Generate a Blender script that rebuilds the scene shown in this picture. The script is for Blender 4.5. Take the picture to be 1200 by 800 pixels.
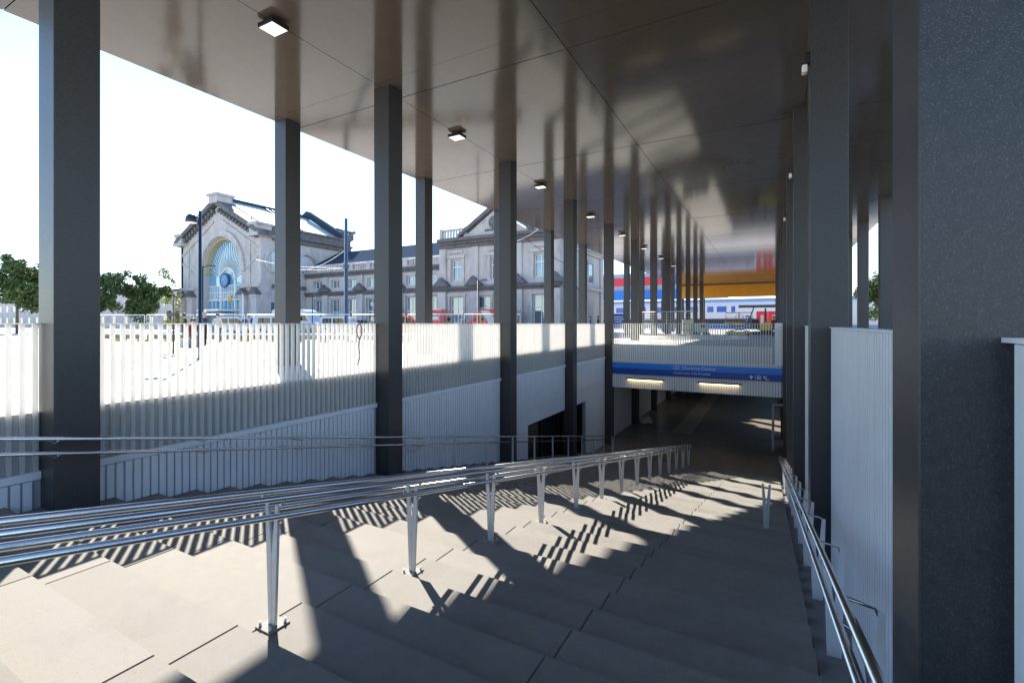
import bpy, bmesh, math, random
from mathutils import Vector, Matrix
from mathutils.geometry import tessellate_polygon
R = math.radians
random.seed(7)
scene = bpy.context.scene
for o in list(bpy.data.objects): bpy.data.objects.remove(o)
COL = scene.collection

# ------------------------------------------------------------------ camera, sky, sun, exposure
YAW = R(28.59); FPX = 556.0
cam = bpy.data.cameras.new('camera'); camo = bpy.data.objects.new('camera', cam); COL.objects.link(camo)
cam.sensor_width = 36; cam.lens = FPX/1200*36; cam.shift_y = -21/1200
cam.clip_start = .05; cam.clip_end = 2000
camo.location = (0,0,0); camo.rotation_euler = (R(90),0,YAW); scene.camera = camo
SUN_EL = R(36); SUN_AZ = R(-56.5)
w = bpy.data.worlds.new('World'); scene.world = w; w.use_nodes = True
sky = w.node_tree.nodes.new('ShaderNodeTexSky'); sky.sky_type = 'NISHITA'; sky.sun_disc = False
sky.sun_elevation = SUN_EL; sky.sun_rotation = SUN_AZ % (2*math.pi); sky.dust_density = 0.0; sky.air_density = 1.0; sky.ozone_density = 3.0
bg = w.node_tree.nodes['Background']; bg.inputs[1].default_value = .145
w.node_tree.links.new(sky.outputs[0], bg.inputs[0])
sun = bpy.data.lights.new('sun','SUN'); sun.energy = 5; sun.angle = R(.53); sun.color = (1,.94,.84)
suno = bpy.data.objects.new('sun', sun); COL.objects.link(suno)
S = Vector((math.sin(SUN_AZ)*math.cos(SUN_EL), math.cos(SUN_AZ)*math.cos(SUN_EL), math.sin(SUN_EL)))
suno.rotation_euler = S.to_track_quat('Z','Y').to_euler(); suno.location = S*200
vs = scene.view_settings; vs.view_transform = 'Standard'; vs.look = 'None'; vs.gamma = 1; vs.use_curve_mapping = False
vs.exposure = 1.58
scene.render.engine = 'CYCLES'
cy = scene.cycles
cy.max_bounces = 10; cy.diffuse_bounces = 6; cy.glossy_bounces = 4; cy.transmission_bounces = 6
cy.caustics_reflective = False; cy.caustics_refractive = False; cy.sample_clamp_indirect = 4
cy.use_denoising = True

# ------------------------------------------------------------------ helpers
def at(u, d):
    """the place seen at picture column u, d metres along the lens axis"""
    t = u-600
    return (d/FPX*(-FPX*math.sin(YAW)+math.cos(YAW)*t), d/FPX*(FPX*math.cos(YAW)+math.sin(YAW)*t))

def mat(name, col, rough=.6, metal=0, var=.12, scale=6, bump=0, bscale=60, spec=.5, emit=None, estr=0, ior=None, stain=None, stain_scale=.7, speck=None, speck_scale=220, coat=0, stretch=(1,1,1), island=0, translucent=0):
    m = bpy.data.materials.new(name); m.use_nodes = True; nt = m.node_tree; N = nt.nodes; L = nt.links
    b = N['Principled BSDF']; b.inputs['Roughness'].default_value = rough; b.inputs['Metallic'].default_value = metal
    b.inputs['Specular IOR Level'].default_value = spec
    if ior: b.inputs['IOR'].default_value = ior
    if coat: b.inputs['Coat Weight'].default_value = coat; b.inputs['Coat Roughness'].default_value = .145
    tc = N.new('ShaderNodeTexCoord'); mp = N.new('ShaderNodeMapping'); mp.inputs['Scale'].default_value = stretch
    L.new(tc.outputs['Object'], mp.inputs[0])
    n = N.new('ShaderNodeTexNoise'); n.inputs['Scale'].default_value = scale; n.inputs['Detail'].default_value = 6; n.inputs['Roughness'].default_value = .62
    L.new(mp.outputs[0], n.inputs['Vector'])
    cr = N.new('ShaderNodeValToRGB'); cr.color_ramp.elements[0].position = .3; cr.color_ramp.elements[1].position = .7
    lo = [max(0,c*(1-var)) for c in col]; hi = [min(1,c*(1+var)) for c in col]
    cr.color_ramp.elements[0].color = (*lo,1); cr.color_ramp.elements[1].color = (*hi,1)
    L.new(n.outputs[0], cr.inputs[0]); out = cr.outputs[0]
    def over(mask, c):
        nonlocal out
        mx = N.new('ShaderNodeMix'); mx.data_type = 'RGBA'
        L.new(mask, mx.inputs[0]); L.new(out, mx.inputs[6]); mx.inputs[7].default_value = (*c,1); out = mx.outputs[2]
    if stain:
        s = N.new('ShaderNodeTexNoise'); s.inputs['Scale'].default_value = stain_scale; s.inputs['Detail'].default_value = 8; s.inputs['Roughness'].default_value = .7
        L.new(mp.outputs[0], s.inputs['Vector'])
        r = N.new('ShaderNodeMapRange'); r.inputs[1].default_value = .5; r.inputs[2].default_value = .75; r.inputs[4].default_value = stain[3]
        L.new(s.outputs[0], r.inputs[0]); over(r.outputs[0], stain[:3])
    if speck:
        v = N.new('ShaderNodeTexNoise'); v.inputs['Scale'].default_value = speck_scale; v.inputs['Detail'].default_value = 1
        L.new(tc.outputs['Object'], v.inputs['Vector'])
        r = N.new('ShaderNodeMapRange'); r.inputs[1].default_value = .6; r.inputs[2].default_value = .68; r.inputs[4].default_value = speck[3]
        L.new(v.outputs[0], r.inputs[0]); over(r.outputs[0], speck[:3])
    if island:
        ge = N.new('ShaderNodeNewGeometry'); r = N.new('ShaderNodeMapRange'); r.inputs[3].default_value = 1-island; r.inputs[4].default_value = 1+island
        L.new(ge.outputs['Random Per Island'], r.inputs[0]); hs = N.new('ShaderNodeHueSaturation')
        L.new(r.outputs[0], hs.inputs['Value']); L.new(out, hs.inputs['Color']); out = hs.outputs[0]
    L.new(out, b.inputs['Base Color'])
    if translucent:
        tr = N.new('ShaderNodeBsdfTranslucent'); mx2 = N.new('ShaderNodeMixShader'); mx2.inputs[0].default_value = translucent
        L.new(out, tr.inputs[0]); L.new(b.outputs[0], mx2.inputs[1]); L.new(tr.outputs[0], mx2.inputs[2])
        L.new(mx2.outputs[0], N['Material Output'].inputs[0])
    rr = N.new('ShaderNodeMapRange'); rr.inputs[3].default_value = max(.02,rough*.8); rr.inputs[4].default_value = min(1,rough*1.2)
    L.new(n.outputs[0], rr.inputs[0]); L.new(rr.outputs[0], b.inputs['Roughness'])
    if bump:
        bn = N.new('ShaderNodeTexNoise'); bn.inputs['Scale'].default_value = bscale; bn.inputs['Detail'].default_value = 4
        L.new(mp.outputs[0], bn.inputs['Vector'])
        bp = N.new('ShaderNodeBump'); bp.inputs['Strength'].default_value = bump; bp.inputs['Distance'].default_value = .01
        L.new(bn.outputs[0], bp.inputs['Height']); L.new(bp.outputs[0], b.inputs['Normal'])
    if emit:
        b.inputs['Emission Color'].default_value = (*emit,1); b.inputs['Emission Strength'].default_value = estr
    return m

M = {}
M['step'] = mat('precast_concrete', (.215,.202,.182), .8, spec=.25, island=.09, var=.10, scale=9, bump=.12, bscale=150, stain=(.15,.142,.132,.55), stain_scale=1.1, speck=(.14,.13,.12,.5), speck_scale=90)
M['plaza'] = mat('pale_paving', (.50,.475,.44), .8, var=.06, scale=2, bump=.1, bscale=80, stain=(.36,.34,.31,.5), stain_scale=.25)
M['ceil'] = mat('lacquered_soffit', (.098,.077,.057), .11, var=.06, scale=3, bump=.01, bscale=30, ior=1.37, spec=.5, stain=(.075,.058,.049,.5), stain_scale=.5, speck=(.2,.18,.15,.25), speck_scale=70)
M['soffitdark'] = mat('roof_membrane', (.03,.03,.03), .8)
M['column'] = mat('speckled_dark_terrazzo', (.036,.035,.037), .42, var=.25, scale=25, spec=.5, bump=.02, bscale=90, speck=(.13,.125,.12,.6), speck_scale=210)
M['fin'] = mat('cream_coated_steel', (.82,.805,.775), .45, var=.03, scale=4, translucent=.55)
M['clad'] = mat('light_grey_coated_steel', (.80,.81,.83), .42, var=.04, scale=3, stain=(.64,.65,.67,.4), stain_scale=.6)
M['cladlow'] = mat('ribbed_grey_panel', (.82,.82,.82), .42, var=.04, scale=3, stain=(.66,.66,.66,.4), stain_scale=.6)
M['steel'] = mat('brushed_stainless', (.60,.60,.61), .24, metal=1, var=.05, scale=40, stretch=(1,1,6))
M['galv'] = mat('satin_steel_post', (.62,.62,.60), .55, metal=.25, var=.07, scale=30)
M['backing'] = mat('gap_shade_sheet', (.42,.435,.455), .6, var=.06)  # darker than the ribs, to paint in the shade of the gaps
M['plate'] = mat('painted_foot_plate', (.26,.26,.255), .8, spec=.2, var=.08)
M['floor_streak'] = mat('painted_light_streak', (.36,.31,.22), .3, var=.12, scale=3)
M['gutter'] = mat('gutter_concrete', (.17,.17,.175), .8, var=.1, scale=8, bump=.1)
M['under'] = mat('polished_dark_floor', (.24,.205,.16), .24, var=.15, scale=5, spec=.5, stain=(.12,.11,.09,.6), stain_scale=.8)
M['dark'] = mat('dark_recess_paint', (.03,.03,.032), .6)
M['glassdark'] = mat('dark_glazing', (.012,.016,.016), .06, spec=.6, var=.05)
M['black'] = mat('black_metal', (.014,.014,.016), .4)
M['blue1'] = mat('sign_blue', (.02,.24,.80), .35, var=.03)
M['blue2'] = mat('sign_navy', (.012,.07,.38), .35, var=.03)
M['white'] = mat('white_lettering', (.8,.8,.8), .5, var=.02)
M['warm'] = mat('warm_tube', (.9,.8,.6), .5, emit=(1,.78,.42), estr=1.6)
M['lamp'] = mat('lamp_diffuser', (.85,.8,.74), .3, emit=(1,.88,.76), estr=.32)
M['stone'] = mat('weathered_limestone', (.46,.425,.405), .85, var=.13, scale=1.6, bump=.3, bscale=12, stain=(.13,.12,.12,.6), stain_scale=.55, stretch=(1,1,.45))
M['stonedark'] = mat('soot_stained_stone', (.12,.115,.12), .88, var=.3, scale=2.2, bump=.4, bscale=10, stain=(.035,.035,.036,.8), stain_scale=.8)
M['slate'] = mat('blue_slate', (.05,.065,.09), .9, spec=0, var=.2, scale=2.5, stretch=(1,1,4))
M['zinc'] = mat('pale_zinc_roof', (.62,.63,.64), .35, var=.06, scale=1.5, metal=.4)
M['pane'] = mat('sky_reflecting_glass', (.10,.15,.19), .04, spec=1, var=.3, scale=.8, ior=1.9)
M['archpane'] = mat('sky_painted_glazing', (.16,.34,.46), .06, spec=1, var=.15, scale=.3, ior=1.8)  # blue paints in the bright sky seen through the hall
M['wframe'] = mat('white_window_paint', (.7,.7,.68), .5, var=.04)
M['gilt'] = mat('ochre_reveal_paint', (.42,.36,.22), .6, var=.2, scale=4)
M['clock'] = mat('clock_blue', (.06,.22,.38), .35, var=.1)
M['clockring'] = mat('clock_ring_blue', (.02,.12,.28), .4, var=.1)
M['red'] = mat('red_vehicle_paint', (.50,.012,.02), .25, var=.03, coat=.6)
M['vwhite'] = mat('white_vehicle_paint', (.40,.45,.52), .35, var=.03, coat=.6)
M['vblue'] = mat('dark_blue_vehicle_paint', (.03,.05,.11), .25, var=.05, coat=.7)
M['vgrey'] = mat('grey_vehicle_paint', (.30,.33,.37), .28, var=.05, coat=.6)
M['tyre'] = mat('tyre_rubber', (.02,.02,.02), .8)
M['plastic'] = mat('dark_grey_plastic', (.04,.04,.042), .6)
M['headlight'] = mat('headlight_lens', (.7,.72,.75), .1, spec=.8)
M['taillight'] = mat('taillight_lens', (.45,.01,.01), .2)
M['yellow'] = mat('yellow_paint', (.62,.40,.02), .4, var=.08)
M['amber'] = mat('amber_fascia_panel', (.66,.28,.015), .45, var=.06, scale=1.2)
M['trainwhite'] = mat('train_white_paint', (.66,.67,.68), .35, var=.03)
M['trainred'] = mat('train_door_red', (.62,.02,.02), .35, var=.03)
M['trainblue'] = mat('train_window_blue', (.03,.14,.42), .15, spec=.8, var=.1)
M['trainroof'] = mat('train_roof_grey', (.30,.36,.44), .5)
M['blueband'] = mat('platform_roof_blue', (.015,.17,.60), .45, var=.05)
M['redband'] = mat('platform_roof_red', (.62,.04,.06), .45, var=.05)
M['concrete'] = mat('cast_concrete', (.38,.37,.35), .85, var=.1, scale=2, bump=.2, bscale=30, stain=(.2,.19,.18,.5), stain_scale=.5)
M['lampblue'] = mat('blue_black_lamp_paint', (.012,.022,.045), .35, spec=.6)
M['polegrey'] = mat('blue_grey_pole_paint', (.07,.10,.15), .4)
M['bark'] = mat('bark', (.10,.08,.06), .9, var=.3, scale=20, bump=.4)
M['leafy'] = mat('yellow_green_leaf', (.22,.24,.03), .55, var=.4, scale=5)
M['leaf'] = mat('green_leaf', (.075,.12,.03), .6, var=.45, scale=4)
M['skin'] = mat('skin', (.50,.30,.22), .5, var=.05)
M['hair'] = mat('dark_hair', (.03,.022,.016), .6, var=.2, scale=50)
M['hairgrey'] = mat('grey_hair', (.35,.33,.30), .6, var=.2, scale=50)
M['navy'] = mat('navy_cloth', (.02,.04,.11), .8, var=.15)
M['pale'] = mat('pale_cloth', (.55,.50,.44), .8, var=.1)
M['blackcloth'] = mat('black_cloth', (.015,.015,.018), .85, var=.15)
M['denim'] = mat('denim_cloth', (.06,.10,.18), .85, var=.2, scale=30)
M['bluecloth'] = mat('royal_blue_cloth', (.02,.06,.38), .8, var=.1)
M['redcloth'] = mat('dark_red_cloth', (.22,.03,.03), .8, var=.1)
M['shoe'] = mat('shoe_leather', (.02,.018,.016), .5)
M['purple'] = mat('purple_webbing', (.10,.03,.09), .8)
M['brick'] = mat('brown_brick_render', (.24,.19,.16), .9, var=.2, scale=3, stain=(.12,.1,.09,.5))
M['board'] = mat('weathered_board', (.25,.20,.15), .8, var=.2, scale=4)
M['beige'] = mat('beige_crate_paint', (.50,.46,.36), .6, var=.06)
M['plasticbag'] = mat('pale_plastic_sheet', (.55,.53,.50), .4, var=.1)
M['orange'] = mat('orange_frame_paint', (.50,.18,.03), .5, var=.1)

WM = {}
def thing(name, label, cat, loc=(0,0,0), rotz=0, group=None):
    o = bpy.data.objects.new(name, None); COL.objects.link(o); o.empty_display_size = .2
    o.location = loc; o.rotation_euler = (0,0,rotz)
    WM[o.name] = Matrix.Translation(Vector(loc)) @ Matrix.Rotation(rotz,4,'Z')
    o['label'] = label; o['category'] = cat
    if group: o['group'] = group
    return o

class MB:
    def __init__(s): s.bm = bmesh.new()
    def box(s, x0,x1,y0,y1,z0,z1, m=None):
        if x0>x1: x0,x1=x1,x0
        if y0>y1: y0,y1=y1,y0
        if z0>z1: z0,z1=z1,z0
        v = [s.bm.verts.new((x,y,z)) for x in (x0,x1) for y in (y0,y1) for z in (z0,z1)]
        for f in ((0,1,3,2),(4,6,7,5),(0,4,5,1),(2,3,7,6),(0,2,6,4),(1,5,7,3)):
            s.bm.faces.new([v[i] for i in f])
        if m is not None:
            for q in v: q.co = m @ q.co
        return s
    def prism(s, pts, a, b):
        """pts: bottom loop of 3-D points moved by vector b-a... here a list of points and an offset vector"""
        n = len(pts); p = [s.bm.verts.new(Vector(q)+Vector(a)) for q in pts]; q = [s.bm.verts.new(Vector(r)+Vector(b)) for r in pts]
        s.bm.faces.new(p); s.bm.faces.new(q[::-1])
        for i in range(n): s.bm.faces.new((p[i],q[i],q[(i+1)%n],p[(i+1)%n]))
        return s
    def tube(s, pts, r, n=12, r2=None, closed=False):
        pts = [Vector(p) for p in pts]; rings = []
        k = len(pts)
        for i,p in enumerate(pts):
            t = (pts[min(i+1,k-1)]-pts[max(i-1,0)]).normalized()
            up = Vector((0,0,1)) if abs(t.z)<.95 else Vector((1,0,0))
            a = t.cross(up).normalized(); b = t.cross(a)
            rr = r if r2 is None else r+(r2-r)*i/(k-1)
            rings.append([s.bm.verts.new(p+a*rr*math.cos(2*math.pi*j/n)+b*rr*math.sin(2*math.pi*j/n)) for j in range(n)])
        for i in range(k-1):
            for j in range(n):
                f = s.bm.faces.new((rings[i][j],rings[i][(j+1)%n],rings[i+1][(j+1)%n],rings[i+1][j])); f.smooth = True
        s.bm.faces.new(rings[0]); s.bm.faces.new(rings[-1][::-1])
        return s
    def lathe(s, prof, c, n=24, axis='z', caps=True):
        """prof: (radius, height) pairs"""
        rings = []
        for r,h in prof:
            ring = []
            for j in range(n):
                a = 2*math.pi*j/n
                if axis=='z': p = (c[0]+r*math.cos(a), c[1]+r*math.sin(a), c[2]+h)
                elif axis=='y': p = (c[0]+r*math.cos(a), c[1]+h, c[2]+r*math.sin(a))
                else: p = (c[0]+h, c[1]+r*math.cos(a), c[2]+r*math.sin(a))
                ring.append(s.bm.verts.new(p))
            rings.append(ring)
        for i in range(len(rings)-1):
            for j in range(n):
                f = s.bm.faces.new((rings[i][j],rings[i][(j+1)%n],rings[i+1][(j+1)%n],rings[i+1][j])); f.smooth = True
        if caps: s.bm.faces.new(rings[0]); s.bm.faces.new(rings[-1][::-1])
        return s
    def holed(s, outer, holes, fn, depth):
        """flat wall with openings: fn maps (a,b)->Vector on the face, depth: vector to the back"""
        loops = [outer]+holes; flat = [p for l in loops for p in l]
        tris = tessellate_polygon([[Vector((a,b,0)) for a,b in l] for l in loops])
        d = Vector(depth)
        fr = [s.bm.verts.new(fn(a,b)) for a,b in flat]; bk = [s.bm.verts.new(Vector(fn(a,b))+d) for a,b in flat]
        for t in tris:
            for vv in (fr,bk):
                try: s.bm.faces.new([vv[i] for i in t])
                except ValueError: pass
        k = 0
        for l in loops:
            n = len(l)
            for i in range(n):
                a,b = k+i, k+(i+1)%n
                try: s.bm.faces.new((fr[a],fr[b],bk[b],bk[a]))
                except ValueError: pass
            k += n
        return s
    def build(s, name, m, parent=None, local=False, bevel=0, seg=1, smooth=False):
        bmesh.ops.recalc_face_normals(s.bm, faces=s.bm.faces[:])
        if bevel: bmesh.ops.bevel(s.bm, geom=s.bm.edges[:], offset=bevel, segments=seg, affect='EDGES', clamp_overlap=True)
        if smooth:
            for f in s.bm.faces: f.smooth = True
        me = bpy.data.meshes.new(name)
        if parent is not None and not local:
            s.bm.transform(WM[parent.name].inverted())
        s.bm.to_mesh(me); s.bm.free()
        for mm in (m if isinstance(m,(list,tuple)) else [m]): me.materials.append(mm)
        o = bpy.data.objects.new(name, me); COL.objects.link(o)
        if parent is not None: o.parent = parent; WM[o.name] = WM[parent.name]
        else: WM[o.name] = Matrix()
        return o

def tag(o, label=None, cat=None, group=None, kind=None):
    if label: o['label'] = label
    if cat: o['category'] = cat
    if group: o['group'] = group
    if kind: o['kind'] = kind
    return o

def dup(o, loc=None, rotz=None, label=None, parent=None):
    c = o.copy(); COL.objects.link(c)
    if parent is not None: c.parent = parent
    else:
        if loc is not None: c.location = loc
        if rotz is not None: c.rotation_euler = (0,0,rotz)
        if label: c['label'] = label
    for ch in list(o.children): dup(ch, parent=c)
    return c

def lettering(txt, size, name, m, parent, origin, xdir=(1,0,0), updir=(0,0,1), ext=.004, align='LEFT'):
    cu = bpy.data.curves.new('text','FONT'); cu.body = txt; cu.size = size; cu.extrude = ext; cu.align_x = align
    to = bpy.data.objects.new('text', cu); COL.objects.link(to)
    bpy.context.view_layer.update()
    me = bpy.data.meshes.new_from_object(to.evaluated_get(bpy.context.evaluated_depsgraph_get()))
    bpy.data.objects.remove(to); bpy.data.curves.remove(cu)
    X = Vector(xdir).normalized(); U = Vector(updir).normalized(); Nn = X.cross(U)
    mt = Matrix((X,U,Nn)).transposed().to_4x4(); mt.translation = Vector(origin)
    me.transform(WM[parent.name].inverted() @ mt); me.materials.clear(); me.materials.append(m); me.name = name
    o = bpy.data.objects.new(name, me); COL.objects.link(o); o.parent = parent; WM[o.name] = WM[parent.name]
    return o

# ------------------------------------------------------------------ dimensions
PZ = -1.09                      # plaza level
T, RS, Y0, Z0, KL = .525, .1085, 2.04, -2.147, 39
def nose(k): return Y0+T*k
def treadz(k): return Z0-RS*k
def step_at(y): return math.ceil((y-Y0)/T-1e-6)
FLOOR = treadz(KL)-RS
def tz(y):
    k = step_at(y)
    return PZ if k<-9 else (FLOOR if k>KL else treadz(k))
def zl(y): return Z0-RS/T*(y-(Y0-T/2))
LX, RX, BY = -7.87, .75, 25.1   # faces of the stairwell walls, bridge front
CY = lambda k: 8.225+5.65*k
H = 5.33

# ------------------------------------------------------------------ ground
b = MB()
def slab(x0,x1,y0,y1,t=.3): b.box(x0,x1,y0,y1,PZ-t,PZ)
slab(-420,-7.92,-3.21,25.13); slab(.87,420,-3.21,25.13); slab(-420,420,-300,-3.213)
slab(-420,.95,25.133,35.0); slab(.953,420,25.133,29.0); slab(9.0,420,29.003,62.0); slab(.953,420,62.003,500); slab(-420,-7.9,35.003,40.5); slab(-2.6,.95,35.003,40.5); slab(-420,.95,40.503,500)
tag(b.build('plaza', M['plaza']), kind='structure')

# stairs: separate precast slabs with open joints
b = MB()
xs = [.33,-1.41,-3.33,-5.25,-7.17,-8.0]
for k in range(-9,KL+1):
    for x1,x0 in zip(xs[:-1],xs[1:]):
        j = random.uniform(-.0015,.0015)
        b.box(x0+.004, x1-.004, nose(k-1)-.06, nose(k), treadz(k)-.2, treadz(k)+j)
stairs = b.build('stairs', M['step'], bevel=.005)
tag(stairs, kind='structure')
b = MB()
b.prism([(.33,nose(-10),PZ-.25),(.33,nose(KL),FLOOR-.1),(.33,nose(KL),FLOOR-.6),(.33,nose(-10),PZ-.9)],(-8.4,0,0),(-.002,0,0))
tag(b.build('stair_base', M['gutter']), kind='structure')
b = MB()
b.prism([(.334,nose(-10),PZ-.03),(.334,23.2,zl(23.2)-.08),(.334,23.2,FLOOR-1),(.334,nose(-10),PZ-1)],(0,0,0),(RX-.334,0,0))
tag(b.build('stair_gutter', M['gutter']), kind='structure')
b = MB(); b.box(-9,9,nose(KL)-.3,78,FLOOR-.3,FLOOR)
tag(b.build('underpass_floor', M['under']), kind='structure')
b = MB(); b.box(-5.2,-4.1,29.5,60,FLOOR+.001,FLOOR+.005)  # pale strip painted on as a light streak reflected in the floor
tag(b.build('light_streak', M['floor_streak']), kind='structure')

# ------------------------------------------------------------------ canopy with its pillars
can = thing('canopy', 'huge flat canopy with glossy brown soffit carried on rows of dark square pillars', 'canopy', (-3.5,30,PZ))
b = MB(); g = .007
xs = [-11.5,-7.725,-3.48,.725,5.0]
ys = []
for k in range(-2,11):
    ys += [7.84+5.65*k, 8.60+5.65*k]
ys += [7.84+5.65*11]
for y0,y1 in zip(ys[:-1],ys[1:]):
    for x0,x1 in zip(xs[:-1],xs[1:]):
        dz = 0 if y1-y0>2 else .006
        b.box(x0+g,x1-g,y0+g,y1-g,H+dz+random.uniform(0,.002),H+.05)
b.build('ceiling', M['ceil'], can)
MB().box(-11.52,5.02,ys[0]-.02,ys[-1]+.02,H+.056,H+.45).build('roof', M['soffitdark'], can)
for row,xc in enumerate((-7.725,-11.275,.725,4.275)):
    for k in range(-2,11):
        y = CY(k); x = xc
        if row in (0,2): zb = tz(y)-.25 if y<23.2 else FLOOR-.05
        else: zb = PZ-.02
        if row == 2 and y < 23: zb = zl(y)-.5
        c = MB().box(x-.225,x+.225,y-.225,y+.225,zb,H+.02).build('column', M['column'], can, bevel=.006)
for y in (70.2,):
    pass
MB().box(-11.5,5,69.9,70.35,3.55,5.22).build('fascia_panel', M['amber'], can)
MB().box(-11.5,5,69.86,70.4,5.222,5.325).build('fascia_trim', M['black'], can)

# ------------------------------------------------------------------ left balustrade and cladding bays
def slat_rows(b, y0, y1, x0, x1, z0, z1, pitch, wd):
    n = int((y1-y0-.04)/pitch); off = (y1-y0-n*pitch)/2
    for i in range(n+1):
        y = y0+off+i*pitch
        b.box(x0,x1,y-wd/2,y+wd/2,z0,z1)
def balustrade(k, label):
    y0,y1 = CY(k)+.23, CY(k+1)-.23
    t = thing('balustrade', label, 'balustrade', (LX,y0,PZ), 0, 'slatted balustrades along the stairwell')
    b = MB(); slat_rows(b,y0,y1,LX-.05,LX,-1.80,-.008,.116,.046)
    b.build('slats', M['fin'], t)
    MB().box(LX-.052,LX+.002,y0,y1,-.008,.004).build('top_rail', M['fin'], t)
    MB().box(LX-.11,LX-.056,y0-.01,y1+.01,-1.80,PZ-.006).build('backing_panel', M['backing'], t)
    MB().box(LX-.10,LX+.03,y0,y1,-1.90,-1.804).build('ledge', M['clad'], t, bevel=.004)
    return t
def cladding(k, label, opening=None):
    y0,y1 = CY(k)+.23, CY(k+1)-.23
    t = thing('cladding_wall', label, 'wall', (LX,y0,-6), 0, 'ribbed wall bays under the balustrade')
    b = MB(); r = MB()
    zb = -7.2; seams = [-1.905,-3.18,-4.0,-4.8,-5.6,-6.4,zb]
    op = opening or (99,99,99)
    if op[0] > y0+.1: b.box(LX-.16,LX-.02,y0-.01,min(op[0],y1+.01),zb,-1.904)
    if op[1] < y1-.1: b.box(LX-.16,LX-.02,op[1],y1+.01,zb,-1.904)
    if opening: b.box(LX-.161,LX-.021,max(op[0],y0)-.005,min(op[1],y1)+.005,op[2],-1.904)
    n = int((y1-y0-.06)/.105)
    for i in range(n+1):
        y = y0+.03+i*.105
        for za,zc in zip(seams[:-1],seams[1:]):
            lo, hi = zc+.006, za-.006
            if opening and op[0]-.03 < y < op[1]+.03: lo = max(lo, op[2])
            if hi-lo > .02: r.box(LX-.0205,LX+.012,y-.040,y+.040,lo,hi)
    b.build('panel', M['backing'], t); r.build('ribs', M['clad'], t)
    if opening:
        a0,a1 = max(op[0],y0-.01), min(op[1],y1+.01)
        w_ = MB().box(LX-.4,LX-.36,a0-.3,a1+.3,zb,op[2]+.1).build('window', M['glassdark'], t)
        f = MB()
        for yy in (a0+.03,a1-.03): f.box(LX-.35,LX-.28,yy-.03,yy+.03,zb,op[2]-.06)
        f.box(LX-.35,LX-.28,a0,a1,op[2]-.058,op[2]-.002)
        if a1-a0 > 3: f.box(LX-.35,LX-.28,(a0+a1)/2-.03,(a0+a1)/2+.03,zb,op[2]-.06)
        f.build('frame', M['black'], w_)
    return t
BL = {-2:'cream slatted balustrade nearest the viewpoint beside the head of the stairs', -1:'cream slatted balustrade before the wide pillar, lamp post seen through its slats',
      0:'cream slatted balustrade between the first two tall pillars, red vans behind it', 1:'short looking cream balustrade between the second and third pillars',
      2:'farthest side balustrade, meeting the footbridge at the fourth pillar'}
CLB = {-2:'ribbed grey wall nearest the viewpoint beside the top steps', -1:'long ribbed grey wall below the balustrade before the wide pillar',
      0:'ribbed grey wall with slanting seams between the first two pillars', 1:'ribbed grey wall with wide dark window between second and third pillars',
      2:'ribbed grey wall with narrow dark window next to the footbridge'}
for k in range(-2,3):
    balustrade(k, BL[k])
    cladding(k, CLB[k], {1:(15.7,19.4,-3.75),2:(19.6,21.9,-3.75)}.get(k))
# added dark block behind the stairwell windows, underpass sides
t = thing('underpass_wall', 'pale panelled wall of the dark underpass, split by dark pillars', 'wall', (LX,50,FLOOR))
b = MB(); r = MB()
for k in range(3,11):
    b.box(LX-.2,LX-.02,CY(k)+.23,CY(k+1)-.23,FLOOR,-3.40)
    n = int(5.1/.3)
    for i in range(n): r.box(LX-.021,LX+.01,CY(k)+.3+i*.3,CY(k)+.55+i*.3,FLOOR+.05,-3.45)
b.build('wall', M['concrete'], t); r.build('panel', M['cladlow'], t)
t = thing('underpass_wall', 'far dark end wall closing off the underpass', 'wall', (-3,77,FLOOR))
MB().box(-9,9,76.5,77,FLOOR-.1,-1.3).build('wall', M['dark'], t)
t = thing('underpass_wall', 'dark wall of the underpass behind the grey doorway frame', 'wall', (RX,50,FLOOR))
MB().box(RX,RX+.2,25.6,29,FLOOR-.1,-1.4).build('wall', M['concrete'], t)
MB().box(RX,RX+.2,62,76.4,FLOOR-.1,-1.4).build('wall', M['concrete'], t)
t = thing('added_light_yard', 'pale concrete sides of the sunken yard added to let daylight into the underpass', 'yard', (5,45,FLOOR))  # added yard, open above so skylight brightens the underpass
MB().box(9.0,9.2,29,62,FLOOR-.1,-1.4).build('wall', M['concrete'], t); MB().box(.96,9.0,28.8,29,FLOOR-.1,-1.4).build('wall', M['concrete'], t); MB().box(.96,9.0,62,62.2,FLOOR-.1,-1.4).build('wall', M['concrete'], t)  # sides of the added yard
MB().box(9.004,9.3,29,62,FLOOR-.1,FLOOR).build('added_yard_footing', M['concrete'], t)
t = thing('dark_window_block', 'solid dark block added behind the ribbed wall windows', 'room', (-10,19,FLOOR))  # added solid block, stops sunlight leaking in behind the dark windows
MB().box(-9.4,-8.45,14,24.6,-7.2,-2).build('wall', M['dark'], t)  # the added solid block itself

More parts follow.
